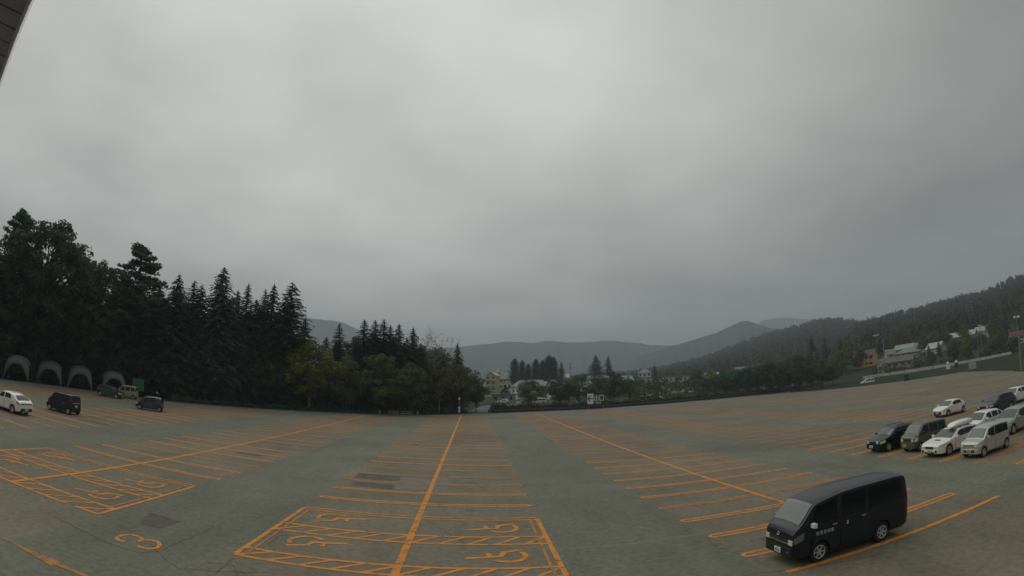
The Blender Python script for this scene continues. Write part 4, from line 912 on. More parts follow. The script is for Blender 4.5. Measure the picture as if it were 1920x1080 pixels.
# --- the wood on the left: skyline trees first
SKY = [
 ('pine_1', -71.0, 58.9, 24.1, 'tall loose pine at the end of the wood, above the pale dome tent', 1.0),
 ('dome_0', -65.6, 61.6, 23.7, 'huge round topped broadleaf tree standing above the dome tents', 1.0),
 ('dome_1', -61.2, 69.0, 20.3, 'broadleaf tree with a sloping shoulder between the huge round tree and the layered pine', 1.0),
 ('pine_0', -56.6, 75.6, 24.0, 'tall pine with layered open branches showing sky between them', 1.35),
 ('spruce_0', -51.1, 80.5, 21.1, 'pointed spruce next to the tall layered pine', 1.15),
 ('slim_0', -50.0, 84.3, 20.8, 'slim spruce squeezed between the layered pine and the big dense spruce', 1.3),
 ('spruce_2', -45.5, 86.9, 24.2, 'big dense spruce, the tallest pointed tree of the wood', 1.0),
 ('slim_1', -41.9, 90.7, 22.1, 'thin spiky spruce beside the big dense spruce', 1.0),
 ('slim_2', -40.3, 95.4, 22.0, 'thin spruce half hidden among the spiky spruces', .9),
 ('spruce_1', -38.1, 94.3, 23.0, 'spruce with a blunt top in the cluster of tall spruces', 1.0),
 ('fir_0', -34.8, 95.5, 23.7, 'broad fir with long drooping branches at the end of the tall spruces', 1.0),
 ('slim_0', -28.0, 107.6, 17.8, 'narrow dark spire rising behind the yellowing broadleaf tree', 1.12),
 ('slim_1', -22.6, 107.3, 18.8, 'spruce spire, the outer one of the row of spires behind the small barriers', 1.40),
 ('slim_2', -20.6, 108.4, 18.9, 'spruce spire second in the row of spires behind the small barriers', 1.26),
 ('slim_0', -18.8, 108.8, 19.2, 'tallest spruce spire in the row behind the small barriers', 1.40),
 ('slim_1', -17.6, 110.0, 18.2, 'shortest spruce spire in the row behind the small barriers', 1.26),
 ('spruce_3', -15.7, 109.7, 18.5, 'wider spruce next to the row of spires', 1.05),
 ('spruce_1', -13.0, 112.4, 18.2, 'spruce with a ragged top beside the leafless tree', 1.05),
 ('spruce_0', -3.8, 122.8, 16.0, 'lone small spruce beside the exit road', .85),
]
for (k, x, y, h, lab, wd) in SKY: tree(k, x, y, h, lab, None, wd)
for (k, x, y, h) in [('spruce_1', -53.8, 78.6, 19.4), ('spruce_3', -48.3, 84.2, 20.2), ('spruce_0', -43.6, 90.0, 20.6), ('spruce_3', -36.6, 97.5, 21.0), ('spruce_1', -32.6, 98.5, 17.4), ('spruce_0', -58.6, 74.0, 19.6), ('spruce_2', -40.8, 92.6, 19.6), ('spruce_1', -46.6, 88.6, 20.4)]:
    tree(k, x, y, h, 'dense spruce filling a gap between the taller skyline trees', 'spruces between the skyline trees', 1.15)
for (k, x, y, h) in [('spruce_0', -24.6, 108.6, 15.0), ('spruce_3', -20.8, 111.0, 16.6), ('spruce_1', -17.2, 112.5, 16.2), ('spruce_2', -11.4, 113.5, 15.0), ('spruce_3', -14.4, 113.0, 16.0)]:
    tree(k, x, y, h, 'dense spruce standing behind the row of spires', 'spruces behind the row of spires', 1.1)
tr, cr = bare_meshes(18.9, 8, 5); t = thing('bare_tree', 'leafless pale twigged tree at the end of the wood', 'tree', (-9.2, 115, -.08)); mesh_obj('trunk', tr, t); mesh_obj('crown', cr, t)
FRONT = [
 ('yellow_0', -29.8, 94.6, 12.4, 'yellowing broadleaf tree with a pale trunk at the edge of the lot', 1.05),
 ('green_0', -17.2, 99.6, 11.3, 'bright green broadleaf tree behind the small barriers', 1.1),
 ('green_1', -12.2, 103.0, 9.6, 'spreading green broadleaf tree reaching out over the kerb', 1.15),
 ('brown_0', -2.6, 117.5, 11.4, 'russet tinged broadleaf tree beside the exit road', .95),
 ('brown_1', -24.2, 98.6, 10.6, 'russet broadleaf tree between the yellowing tree and the bright green tree', 1.0),
 ('yellow_1', -7.0, 109.8, 10.2, 'olive broadleaf tree between the spreading green tree and the russet tree', 1.0),
 ('green_0', .6, 121.5, 8.2, 'small green broadleaf tree nearest the exit road', .9),
]
for (k, x, y, h, lab, wd) in FRONT: tree(k, x, y, h, lab, None, wd)
GU = 'dark trees filling the wood'
EDGE = [(-66, 46), (-64.5, 52), (-63, 58), (-60.5, 63), (-57, 69), (-52, 74), (-47, 77), (-42.5, 83), (-36.5, 88.5), (-32, 93), (-26, 98), (-20, 102), (-13.5, 106), (-7, 112)]
random.seed(11)
for i, (x, y) in enumerate(EDGE):
    d = math.hypot(x, y)
    for row, (off, hh) in enumerate(((5.5, (9, 12)), (11, (13.5, 16.5)), (17, (15, 17.5)), (25, (15.5, 18)))):
        k = (d + off + random.uniform(-1, 1)) / d; a = random.uniform(-1.4, 1.4)
        sc_ = 1.0 if i < 9 else .88
        if i < 2 and row > 0: sc_ = 1.15
        key = random.choice(['broad_0', 'broad_1', 'spruce_0', 'spruce_2', 'spruce_3', 'broad_2'] if row else ['broad_0', 'broad_1', 'broad_2', 'green_1', 'green_0', 'yellow_1'])
        lab = {'spruce': 'dark spruce filling the wood behind its front edge', 'green': 'low green tree in the front edge of the wood', 'yellow': 'low yellowing tree in the front edge of the wood'}.get(key.split('_')[0], 'dark leafy tree filling the shade of the wood')
        tree(key, x * k + a, y * k + a * .6, random.uniform(*hh) * sc_, lab, GU, 1.2)
for i, (x, y) in enumerate([(-72, 50), (-74, 57), (-71, 64), (-64, 73), (-60, 80), (-55, 88), (-48, 97), (-44, 103), (-38, 106), (-32, 112), (-26, 116), (-78, 45), (-20, 119), (-12, 122)]):
    tree(random.choice(['tall_0', 'tall_1', 'spruce_2']), x, y, random.uniform(18, 20.5) * (1 if i < 8 or i == 11 else .8), 'tall tree deep in the wood behind the others', 'tall trees deep in the wood', 1.0)
# dark leaf litter under the wood
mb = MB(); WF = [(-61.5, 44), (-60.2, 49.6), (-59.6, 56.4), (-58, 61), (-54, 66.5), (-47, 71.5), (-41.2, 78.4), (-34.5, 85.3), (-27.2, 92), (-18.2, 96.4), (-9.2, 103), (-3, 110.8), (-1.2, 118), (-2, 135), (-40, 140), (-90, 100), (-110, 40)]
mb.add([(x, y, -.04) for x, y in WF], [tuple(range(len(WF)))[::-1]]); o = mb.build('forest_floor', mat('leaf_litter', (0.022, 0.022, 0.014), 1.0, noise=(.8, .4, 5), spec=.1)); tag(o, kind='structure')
# undergrowth along the foot of the wood
SH = []
for i in range(len(EDGE) - 1):
    for f in (0, .5):
        x = EDGE[i][0] + (EDGE[i + 1][0] - EDGE[i][0]) * f; y = EDGE[i][1] + (EDGE[i + 1][1] - EDGE[i][1]) * f; d = math.hypot(x, y); k = (d + 2.8 + random.uniform(0, 2)) / d
        tree(random.choice(['shrub_0', 'shrub_0', 'shrub_1']), x * k, y * k, random.uniform(2.2, 3.6), 'dark shrub at the foot of the wood', 'shrubs along the foot of the wood', 1.35)
        k = (d + 9 + random.uniform(-1, 2)) / d
        tree(random.choice(['shrub_0', 'shrub_1']), x * k, y * k, random.uniform(4.5, 6.5), 'tall dark bush in the shade inside the wood', 'tall bushes inside the wood', 1.15)

# --- trees between the lot and the town
GT = 'trees between the lot and the town'
TOWN_FRONT = [
 (5.9, 163, 8.6, 'brown_0', 1.15, 'round russet tree with houses on both sides, beyond the exit road'),
 (9.2, 157, 8.4, 'brown_1', 1.2, 'wide russet tree behind the hedge, first one before the exit sign'),
 (11.3, 160, 9.8, 'green_0', 1.1, 'dark green tree just behind the exit sign'),
 (13.2, 166, 9.4, 'brown_0', 1.1, 'russet tree beside the dark green tree behind the exit sign'),
 (15.0, 172, 10.6, 'brown_1', 1.1, 'reddish brown tree in front of the teal roofed building'),
 (16.6, 176, 8.2, 'green_1', 1.0, 'small green tree beside the utility pole'),
]
for az, d, h, k, wd, lab in TOWN_FRONT: x, y = polar(az, d); tree(k, x, y, h, lab, None, wd)
KIND = dict(green='green leafy', brown='russet leafy', broad='dark leafy', yellow='yellowing leafy', spruce='dark pointed spruce', shrub='')
def scatter(lst, lab, grp):
    for az, d, h, k, wd in lst:
        x, y = polar(az, d); kk = k.split('_')[0]
        l2 = lab if kk == 'shrub' else lab.replace('dark leafy tree', 'tree').replace('tree', 'dark pointed spruce tree' if kk == 'spruce' else KIND[kk] + ' tree', 1)
        tree(k, x, y, h, l2, grp, wd)
scatter([(17.6 + .95 * i, 170 + random.uniform(-1, 5), random.uniform(3.6, 5.4), random.choice(['shrub_0', 'shrub_1', 'shrub_2']), 1.3) for i in range(8)], 'low bush in front of the long white hotel', 'bushes in front of the hotel')
scatter([(24.6 + 1.15 * i, 181 + .9 * i + random.uniform(0, 6), 7.5 + 4.5 * math.sin(min(1, i / 9) * 1.57) * random.uniform(.8, 1.1) * (1 if i < 11 else .6), random.choice(['broad_0', 'broad_1', 'green_0', 'brown_1', 'broad_2']), 1.05) for i in range(13)], 'dark leafy tree in the row behind the far kerb', GT)
scatter([(24 + 1.3 * i, 232 + random.uniform(0, 30), random.uniform(9, 13), random.choice(['green_0', 'yellow_1', 'brown_0', 'broad_1', 'green_1']), 1.1) for i in range(14)], 'tree in the second row behind the far kerb', GT)
scatter([(13 + 1.6 * i, 250 + random.uniform(0, 40), random.uniform(8, 11), random.choice(['green_0', 'brown_0', 'broad_1', 'green_1']), 1.1) for i in range(3)] + [(7.3, 205, 6.5, 'green_1', 1), (3.4, 190, 6.0, 'broad_1', 1.0), (8.4, 240, 8.5, 'green_0', 1), (10.2, 200, 7.5, 'broad_2', 1)], 'tree standing among the houses of the town', GT)
scatter([(17.2 + .8 * i + random.uniform(-.2, .2), random.uniform(235, 300), random.uniform(6.5, 11.0), random.choice(['green_1', 'brown_0', 'yellow_1', 'broad_1', 'green_0']), .85) for i in range(10)], 'tree standing in front of the long white hotel', 'trees in front of the hotel')
# poplars and dark conifers behind the houses
for i, (x, y, h, k, wd) in enumerate([(25.2, 329, 23.6, 'poplar_0', 1.05), (29.9, 328.6, 22.7, 'poplar_0', .85), (33.6, 328.3, 20.6, 'poplar_1', .7), (38.2, 327.8, 23.4, 'poplar_0', 1.0), (42.4, 327.2, 22.6, 'poplar_1', .8), (46.4, 326.7, 25.7, 'poplar_1', 1.05), (49.2, 327.0, 24.6, 'poplar_0', 1.0)]):
    tree(k, x, y, h, 'upright poplar in the line behind the houses', 'poplars behind the houses', wd * 1.35)
tree('spruce_0', 54.0, 325.6, 21.9, 'dark spruce at the end of the line of poplars', None, .8)
tree('spruce_2', 74.8, 321.4, 25.4, 'large dark spruce rising behind the teal roofed building', None, 1.2)
tree('spruce_1', 87.2, 339, 25.6, 'dark spruce to the side of the large spruce behind the teal roof', None, 1.1)
tree('spruce_0', 109.5, 311.3, 18.4, 'dark spruce right behind the hotel tower', None, .8)
for (x, y, h, k, lab) in [(154, 209.5, 23.6, 'spruce_0', 'tall dark spruce beside the yellow house, first of three'), (159.1, 205.6, 22.2, 'spruce_1', 'tall dark spruce in the middle of three beside the yellow house'), (165.1, 200.8, 20.0, 'spruce_2', 'broad dark spruce nearest to the yellow house'), (216.6, 235.6, 17, 'spruce_3', 'spruce on the slope behind the yellow house')]:
    tree(k, x, y, h - gz(x, y), lab, None, .85)
random.seed(5)
TS = []
for i in range(120):
    az = random.uniform(40.5, 66); d = random.choice([random.uniform(205, 215), random.uniform(236, 252), random.uniform(278, 296), random.uniform(310, 350)])
    if az < 48 and d < 300: continue
    if 50 < az < 55.5 and 296 < d < 330: continue
    if d < 220 and random.random() < .5: continue
    TS.append((az, d, random.uniform(4.5, 8) if d < 260 else random.uniform(6, 10), random.choice(['green_0', 'brown_0', 'broad_1', 'yellow_1', 'spruce_3', 'brown_1', 'broad_2']), 1.1))
scatter(TS, 'tree on the built up slope beyond the road', 'trees on the slope beyond the road')
for i in range(22):
    f = i / 21 * 3.999; k = int(f); RPb = [(136, 152.5), (147.5, 141.5), (158, 130), (166, 120), (173, 110.5)]; x = RPb[k][0] + (RPb[k + 1][0] - RPb[k][0]) * (f - k); y = RPb[k][1] + (RPb[k + 1][1] - RPb[k][1]) * (f - k)
    kk = random.choice(['shrub_0', 'shrub_1', 'shrub_2']); tree(kk, x + random.uniform(0, 3), y + random.uniform(0, 3), random.uniform(1.8, 4.0), {'shrub_0': 'dark', 'shrub_1': 'green', 'shrub_2': 'russet'}[kk] + ' bush behind the pale road wall', 'bushes behind the road wall', 1.3)
# hedge along the far kerb
def hedge(name, label, pts, h, wdt, n, m):
    g = np.random.default_rng(3); P = np.array(pts, float); seg = np.linalg.norm(np.diff(P, axis=0), axis=1); cum = np.concatenate([[0], np.cumsum(seg)]); t = g.uniform(0, cum[-1], n)
    C = np.stack([np.interp(t, cum, P[:, 0]), np.interp(t, cum, P[:, 1]), np.zeros(n)], 1); ang = g.uniform(0, math.pi, n); rr = g.uniform(.5, 1, n)
    C[:, 0] += np.cos(ang) * wdt * rr; C[:, 1] += np.cos(ang) * wdt * rr * .5; C[:, 2] = np.sin(ang) * h * rr * (1 + .22 * np.sin(t * .7) + .15 * np.sin(t * 2.3)) * g.uniform(.6, 1.05, n)
    a = unit(g.normal(0, 1, (n, 3))); b = unit(np.cross(a, g.normal(0, 1, (n, 3)))); s = g.uniform(.14, .34, (n, 1))
    V = np.stack([C - a * s, C - b * s * .6, C + a * s, C + b * s * .6], 1).reshape(-1, 3)
    t0 = thing(name, label, 'hedge'); mesh_obj('foliage', np_mesh('foliage', V, np.arange(len(V)).reshape(-1, 4), M[m]), t0)
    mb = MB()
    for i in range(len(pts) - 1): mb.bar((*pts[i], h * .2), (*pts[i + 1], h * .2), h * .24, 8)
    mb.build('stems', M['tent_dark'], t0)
hedge('hedge', 'long dark clipped hedge along the far kerb of the lot', [(4.2, 118.3), (14, 126.4), (28.1, 134.0), (45.4, 144.9), (66, 153.8), (88, 159.4), (108, 162.9), (127, 165.9)], 2.1, 1.2, 24000, 'leaf')
hedge('hedge', 'low dark hedge along the kerb below the wood', [(-46.6, 73.4), (-41, 80), (-34.6, 86.8), (-27.4, 93.6), (-18.4, 98.0), (-9.6, 104.6), (-3.8, 111.4)], .8, .8, 8000, 'leaf_dark')

# --- far forest on the hillside: reads as one mass
def forest(name, label, m, n, kind, seed, dmin=300, dmax=1180):
    g = np.random.default_rng(seed); az = g.uniform(4, 92, n * 3); d = np.sqrt(g.uniform(dmin ** 2, dmax ** 2, n * 3))
    hz = np.array([hill_z(a, b) for a, b in zip(az, d)]); keep = (hz > 4.0) | (d > 420); keep &= ~((az > 38) & (d < 325)); az, d, hz = az[keep][:n], d[keep][:n], hz[keep][:n]; n = len(az)
    x = d * np.sin(np.radians(az)); y = d * np.cos(np.radians(az)); H = g.uniform(7, 12.5, n); V = []; F = []
    # a small dark core and a cloud of leaf-sized faces round it, eight different ones
    k = 6; rings = [(.55, .10), (.45, .4), (.22, .7), (.0, .93)] if kind == 'cone' else [(.4, .12), (.62, .4), (.5, .7), (.0, .88)]
    core = np.array([(r * math.cos(6.2832 * i / k), r * math.sin(6.2832 * i / k), z) for (r, z) in rings for i in range(k)])
    cf = np.array([(a * k + i, a * k + (i + 1) % k, (a + 1) * k + (i + 1) % k, (a + 1) * k + i) for a in range(len(rings) - 1) for i in range(k)])
    nl = 44; protos = []
    for q in range(8):
        if kind == 'cone':
            z = g.uniform(.06, 1, nl) ** 1.15; rr = (1 - z) * g.uniform(.65, 1.15, nl) + .03; sz = .13
        else:
            z = g.uniform(.10, 1.0, nl); rr = np.sqrt(np.maximum(.02, 1 - ((z - .52) / .5) ** 2)) * g.uniform(.6, 1.08, nl); sz = .20
        a = g.uniform(0, 6.2832, nl); P = np.stack([rr * np.cos(a), rr * np.sin(a), z], 1)
        nr = unit(P - [0, 0, .4] + g.normal(0, .4, (nl, 3))); t = unit(np.cross(nr, g.normal(0, 1, (nl, 3)))); b = np.cross(nr, t); s_ = sz * g.uniform(.6, 1.5, (nl, 1)); fl = np.array([1.5, 1.5, .55])
        Q = np.stack([P - t * s_ * fl, P - b * s_ * .8 * fl, P + t * s_ * fl, P + b * s_ * .8 * fl], 1).reshape(-1, 3); protos.append(np.concatenate([core, Q]))
    protos = np.array(protos); nu = protos.shape[1]; f = np.concatenate([cf, np.arange(nl * 4).reshape(-1, 4) + len(core)])
    wid = H * (g.uniform(.20, .27, n) if kind == 'cone' else g.uniform(.34, .48, n)); rot = g.uniform(0, 6.28, n)
    T = protos[g.integers(0, 8, n)]; X = T[..., 0] * np.cos(rot)[:, None] - T[..., 1] * np.sin(rot)[:, None]; Y = T[..., 0] * np.sin(rot)[:, None] + T[..., 1] * np.cos(rot)[:, None]
    T = np.stack([X * wid[:, None], Y * wid[:, None], T[..., 2] * H[:, None]], -1) + np.stack([x, y, hz - .5], 1)[:, None, :]
    F = (f[None] + (np.arange(n) * nu)[:, None, None]).reshape(-1, 4)
    o = mesh_obj(name, np_mesh(name, T.reshape(-1, 3), F, m)); tag(o, label, 'forest', kind='stuff'); return o
fm = lambda nm, c: mat(nm, c, 1.0, spec=.1, noise=(.02, .45, 6))
forest('forest', 'dark conifer forest covering the hillside behind the town', fm('far_conifers', (0.022, 0.036, 0.028)), 3800, 'cone', 1)
forest('forest', 'green and russet broadleaf forest on the hillside behind the town', fm('far_broadleaf', (0.040, 0.055, 0.026)), 3600, 'ball', 2)
forest('forest', 'scattered brownish trees in the hillside forest', fm('far_russet', (0.060, 0.052, 0.028)), 1100, 'ball', 3)

# ---------------------------------------------------------------- the town
M['pale_wall'] = mat('pale_concrete_wall', (0.52, 0.54, 0.45), .85, noise=(.8, .12)); M['beige_wall'] = mat('beige_render', (0.46, 0.40, 0.30), .9, noise=(.6, .1)); M['white_wall'] = mat('white_render', (0.60, 0.58, 0.52), .9, noise=(.6, .08)); M['yellow_wall'] = mat('yellow_render', (0.66, 0.46, 0.17), .9, noise=(.6, .1))
M['grey_wall'] = mat('grey_render', (0.28, 0.28, 0.26), .9, noise=(.6, .1)); M['pane'] = mat('window_glass', (0.03, 0.035, 0.04), .15); M['red_roof'] = mat('dull_red_roof', (0.10, 0.045, 0.042), .7, noise=(1, .15))
M['grey_roof'] = mat('grey_metal_roof', (0.17, 0.18, 0.18), .6, noise=(1, .12)); M['dark_roof'] = mat('dark_blue_roof', (0.045, 0.05, 0.065), .6); M['teal_roof'] = mat('teal_metal_roof', (0.20, 0.30, 0.25), .5, noise=(1, .1)); M['green_roof'] = mat('grey_green_roof', (0.20, 0.24, 0.22), .55, noise=(1, .1)); M['brown_roof'] = mat('brown_metal_roof', (0.11, 0.10, 0.09), .7, noise=(1, .15)); M['white_roof'] = mat('pale_metal_roof', (0.34, 0.36, 0.32), .5)
def house(name, label, x, y, w, d, hw, hr, wall, roof, rz=0.0, kind='gable', floors=1, z=None, wins=None, axis='x', over=.5, balcony=False, cat='house'):
    z = gz(x, y) - .1 if z is None else z
    t = thing(name, label, cat, (x, y, z), rz)
    mb = MB(); mb.box(-w / 2, w / 2, -d / 2, d / 2, -1, hw)
    if kind == 'gable' and axis == 'y': mb.add([(-w / 2, -d / 2, hw), (w / 2, -d / 2, hw), (0, -d / 2, hw + hr - .12), (-w / 2, d / 2, hw), (w / 2, d / 2, hw), (0, d / 2, hw + hr - .12)], [(0, 1, 2), (5, 4, 3)])
    if kind == 'gable' and axis == 'x': mb.add([(-w / 2, -d / 2, hw), (-w / 2, d / 2, hw), (-w / 2, 0, hw + hr - .12), (w / 2, -d / 2, hw), (w / 2, d / 2, hw), (w / 2, 0, hw + hr - .12)], [(2, 1, 0), (3, 4, 5)])
    mb.build('wall', M[wall], t); a, b = w / 2 + over, d / 2 + over; mb = MB()
    if kind == 'flat': mb.box(-a, a, -b, b, hw + .003, hw + hr)
    elif kind == 'hip':
        e = min(a, b) * .85; top = [(-a + e, 0), (a - e, 0)] if a >= b else [(0, -b + e), (0, b - e)]
        vs = [(-a, -b, hw), (a, -b, hw), (a, b, hw), (-a, b, hw), (*top[0], hw + hr), (*top[1], hw + hr)]
        mb.add(vs, [(0, 1, 5, 4), (1, 2, 5), (2, 3, 4, 5), (3, 0, 4), (3, 2, 1, 0)] if a >= b else [(0, 1, 4), (1, 2, 5, 4), (2, 3, 5), (3, 0, 4, 5), (3, 2, 1, 0)])
    else:
        th = .18
        if axis == 'x': prof = [(-b, hw - hr * over / (d / 2)), (0, hw + hr), (b, hw - hr * over / (d / 2))]; mk = lambda s, p, dz: (s, p[0], p[1] + dz); e0, e1 = -a, a
        else: prof = [(-a, hw - hr * over / (w / 2)), (0, hw + hr), (a, hw - hr * over / (w / 2))]; mk = lambda s, p, dz: (p[0], s, p[1] + dz); e0, e1 = -b, b
        vs = [mk(s, p, dz) for s in (e0, e1) for dz in (0.01, th) for p in prof]
        mb.add(vs, [(0, 1, 4, 3), (1, 2, 5, 4), (6, 9, 10, 7), (7, 10, 11, 8), (3, 4, 10, 9), (4, 5, 11, 10), (0, 6, 7, 1), (1, 7, 8, 2), (0, 3, 9, 6), (2, 8, 11, 5)])
    mb.build('roof', M[roof], t)
    fh = hw / floors; nw = wins if wins else max(1, int(w / 2.4))
    for f in range(floors):
        for k in range(nw):
            cx = -w / 2 + (k + .5) * w / nw; ww = min(1.5, w / nw * .62); z0 = f * fh + fh * .36; z1 = f * fh + fh * .80
            mb = MB(); mb.box(cx - ww / 2, cx + ww / 2, -d / 2 - .04, -d / 2 + .06, z0, z1); wo = mb.build('window', M['white_wall'], t)
            mb = MB(); mb.box(cx - ww / 2 + .08, cx + ww / 2 - .08, -d / 2 - .06, -d / 2 - .02, z0 + .08, z1 - .08); mb.build('pane', M['pane'], wo)
        if balcony:
            mb = MB(); mb.box(-w / 2 - .1, w / 2 + .1, -d / 2 - 1.1, -d / 2 - .95, f * fh + .05, f * fh + fh * .34); mb.box(-w / 2 - .1, w / 2 + .1, -d / 2 - .95, -d / 2 + .0, f * fh + .05, f * fh + .18); mb.build('balcony', M[wall], t)
    return t
def at(az, d): return polar(az, d)
def face(az): return R(-az)
x, y = at(2.05, 300); house('apartment_house', 'narrow beige four storey building with balconies beyond the exit road', x, y, 6.2, 7, 12.2, 1.8, 'beige_wall', 'white_roof', face(2) - .35, 'gable', 4, axis='y', balcony=True, wins=2, cat='building')
x, y = at(3.2, 190); house('wall_building', 'long low concrete building with a flat top behind the roadside cars', x, y, 8.5, 5, 3.3, .25, 'grey_wall', 'concrete', face(3), 'flat', 1, wins=3, cat='building')
x, y = at(4.0, 345); house('long_house', 'long building with a grey green roof behind the beige building', x, y, 20, 9, 11.2, 3.6, 'white_wall', 'green_roof', face(4), 'gable', 3)
mb = MB(); mb.lathe([(1.1, 0), (1.1, 1.4), (1.4, 1.4), (0, 3.4)], 8); 
cup = mb.build('cupola', M['white_wall'], bpy.data.objects['long_house'], 30, loc=(-8.2, 0, 14.4))
x, y = at(3.6, 262); house('gable_house', 'small house showing a white gable among the trees', x, y, 4.2, 6, 7.8, 2.2, 'white_wall', 'grey_roof', face(3.6), 'gable', 2, axis='y', wins=2)
x, y = at(5.2, 255); house('grey_roof_house', 'house with a plain grey roof beside the white gable', x, y, 8.4, 8, 6.0, 3.4, 'white_wall', 'grey_roof', face(5.2) + .4, 'hip', 2)
x, y = at(9.0, 380); house('pale_roof_house', 'long house with a pale roof at the foot of the poplars', x, y, 17, 9, 11.8, 2.4, 'beige_wall', 'white_roof', face(9), 'gable', 3)
x, y = at(9.3, 262); house('dark_roof_house', 'house with a dark blue roof and white end wall', x, y, 11, 8, 6.6, 2.9, 'white_wall', 'dark_roof', face(9) + .5, 'gable', 2)
x, y = at(13.2, 330); house('teal_roof_building', 'building with a teal metal roof and green bands', x, y, 13, 9, 11.2, 2.8, 'teal_roof', 'teal_roof', face(13) + .3, 'hip', 3, cat='building')
x, y = at(20.9, 330); t = house('hotel', 'long white hotel with rows of balconies seen above the bushes', x, y, 39, 11, 9.6, .8, 'white_wall', 'grey_roof', face(21), 'flat', 3, wins=14, balcony=True, cat='building')
x, y = at(18.3, 338); house('hotel_tower', 'short white tower with a pitched roof at the end of the hotel', x, y, 8, 8, 13.4, 2.6, 'white_wall', 'grey_roof', face(18), 'hip', 4, wins=3, cat='building')
x, y = at(27.6, 260); house('white_shed', 'small white building glimpsed between the trees next to the hotel', x, y, 7, 6, 5.2, 1.6, 'white_wall', 'white_roof', face(27), 'gable', 1)
def shouse(name, label, az, d, w, dp, top, wall, roof, kind='gable', axis='x', turn=0.0, floors=2, hr=2.2, wins=None):
    x, y = at(az, d); g0 = gz(x, y); hw = max(2.6, top - g0 - hr); return house(name, label, x, y, w, dp, hw, hr, wall, roof, face(az) + turn, kind, floors, wins=wins, axis=axis)
shouse('yellow_house', 'yellow house with a dull red roof and two gables', 42.0, 258, 9.5, 8, 13.2, 'yellow_wall', 'red_roof', axis='x', turn=-.25, hr=2.6, wins=4)
x, y = at(41.4, 253); house('yellow_wing', 'small yellow gabled wing against the yellow house', x, y, 4.4, 3, 5.4, 1.9, 'yellow_wall', 'red_roof', face(41.4) - .25, 'gable', 2, axis='y', wins=1)
shouse('beige_house', 'narrow beige house beside the yellow one', 44.6, 268, 4.2, 6, 12.2, 'beige_wall', 'grey_roof', turn=.2, wins=1)
shouse('teal_roof_house', 'house with a pale teal roof higher up the slope', 46.3, 300, 10.5, 8, 14.4, 'grey_wall', 'teal_roof', turn=-.3)
shouse('grey_hip_house', 'house with a wide dark grey hipped roof below the teal roof', 46.6, 268, 11.5, 9, 10.6, 'grey_wall', 'grey_roof', 'hip', turn=-.2)
shouse('low_long_house', 'long low house with a brownish roof above the pale road wall', 45.3, 226, 14, 7, 6.2, 'grey_wall', 'brown_roof', turn=-.15, floors=1, hr=1.8)
shouse('white_gable_house', 'tiny white gable in front of the long low house', 43.5, 218, 2.8, 5, 6.4, 'white_wall', 'grey_roof', axis='y', floors=1, hr=1.6, wins=1)
shouse('pale_roof_lodge', 'lodge with a long pale roof among the trees on the slope', 52.4, 310, 17, 9, 12.0, 'grey_wall', 'white_roof', turn=-.2, hr=2.4)
shouse('hill_house', 'small house with a pale roof under a lamp on the slope', 54.6, 320, 7, 7, 14.6, 'white_wall', 'white_roof', turn=.2)
shouse('red_wall_house', 'white house with a dull red side by the tall lamp post', 58.2, 235, 6, 6, 9.0, 'white_wall', 'red_roof', turn=.3)
random.seed(21)
for i, (az, d, w, top, wl_, rf, kd) in enumerate([(6.6, 300, 9, 8.2, 'white_wall', 'grey_roof', 'gable'), (7.6, 285, 8, 7.4, 'beige_wall', 'green_roof', 'hip'), (11.2, 300, 10, 8.6, 'white_wall', 'dark_roof', 'gable'), (12.1, 268, 7, 6.8, 'white_wall', 'white_roof', 'gable'), (14.9, 300, 9, 8.8, 'beige_wall', 'grey_roof', 'hip'), (16.2, 320, 8, 10.0, 'white_wall', 'teal_roof', 'gable'), (25.6, 330, 10, 11.0, 'white_wall', 'white_roof', 'gable'), (28.8, 345, 9, 13.5, 'beige_wall', 'grey_roof', 'gable'), (31.0, 350, 8, 14.0, 'white_wall', 'white_roof', 'gable'), (48.2, 292, 8, 13.6, 'white_wall', 'grey_roof', 'gable'), (49.6, 268, 8, 9.6, 'beige_wall', 'white_roof', 'gable'), (51.0, 330, 8, 15.6, 'white_wall', 'grey_roof', 'hip'), (56.0, 300, 9, 13.0, 'beige_wall', 'grey_roof', 'gable')]):
    WORD = dict(white_wall='white', beige_wall='beige', grey_roof='grey', green_roof='grey green', dark_roof='dark blue', white_roof='pale', teal_roof='teal')
    WHERE = ['near the poplars', 'below the poplars', 'beside the dark blue roof', 'in front of the teal roofed building', 'close to the utility pole', 'between the teal roof and the hotel', 'past the end of the hotel', 'among the far trees past the hotel', 'highest among the trees past the hotel', 'above the road wall near the teal roof', 'just above the road wall', 'above the lodge on the slope', 'near the tall lamp post on the slope']
    shouse('small_house', '%s house with a %s roof %s' % (WORD[wl_], WORD[rf], WHERE[i]), az, d, w, 7, top + (1.6 if az < 20 else 0), wl_, rf, kd, turn=random.uniform(-.6, .6), hr=2.4)
# pale wall along the rising road
RP = [(133, 150, 0), (144.5, 139, 0), (155, 127.5, 0), (163, 117.5, 0), (170, 108, 0)]
t = thing('road_wall', 'long pale concrete wall along the rising road behind the lot', 'wall')
for i in range(len(RP) - 1):
    a = Vector(RP[i]); b = Vector(RP[i + 1]); n = 3
    for k in range(n):
        p = a.lerp(b, k / n); q = a.lerp(b, (k + .97) / n); d = (q - p).normalized(); nn = Vector((-d.y, d.x, 0)) * .12; z0 = min(gz(p.x, p.y), gz(q.x, q.y)) - .4; z1 = max(gz(p.x, p.y), gz(q.x, q.y)) + .75
        mb = MB(); mb.add([(v.x, v.y, z) for z in (z0, z1) for v in (p - nn, q - nn, q + nn, p + nn)], [(4, 5, 6, 7), (0, 1, 5, 4), (1, 2, 6, 5), (2, 3, 7, 6), (3, 0, 4, 7)]); mb.build('wall_panel', M['pale_wall'], t)
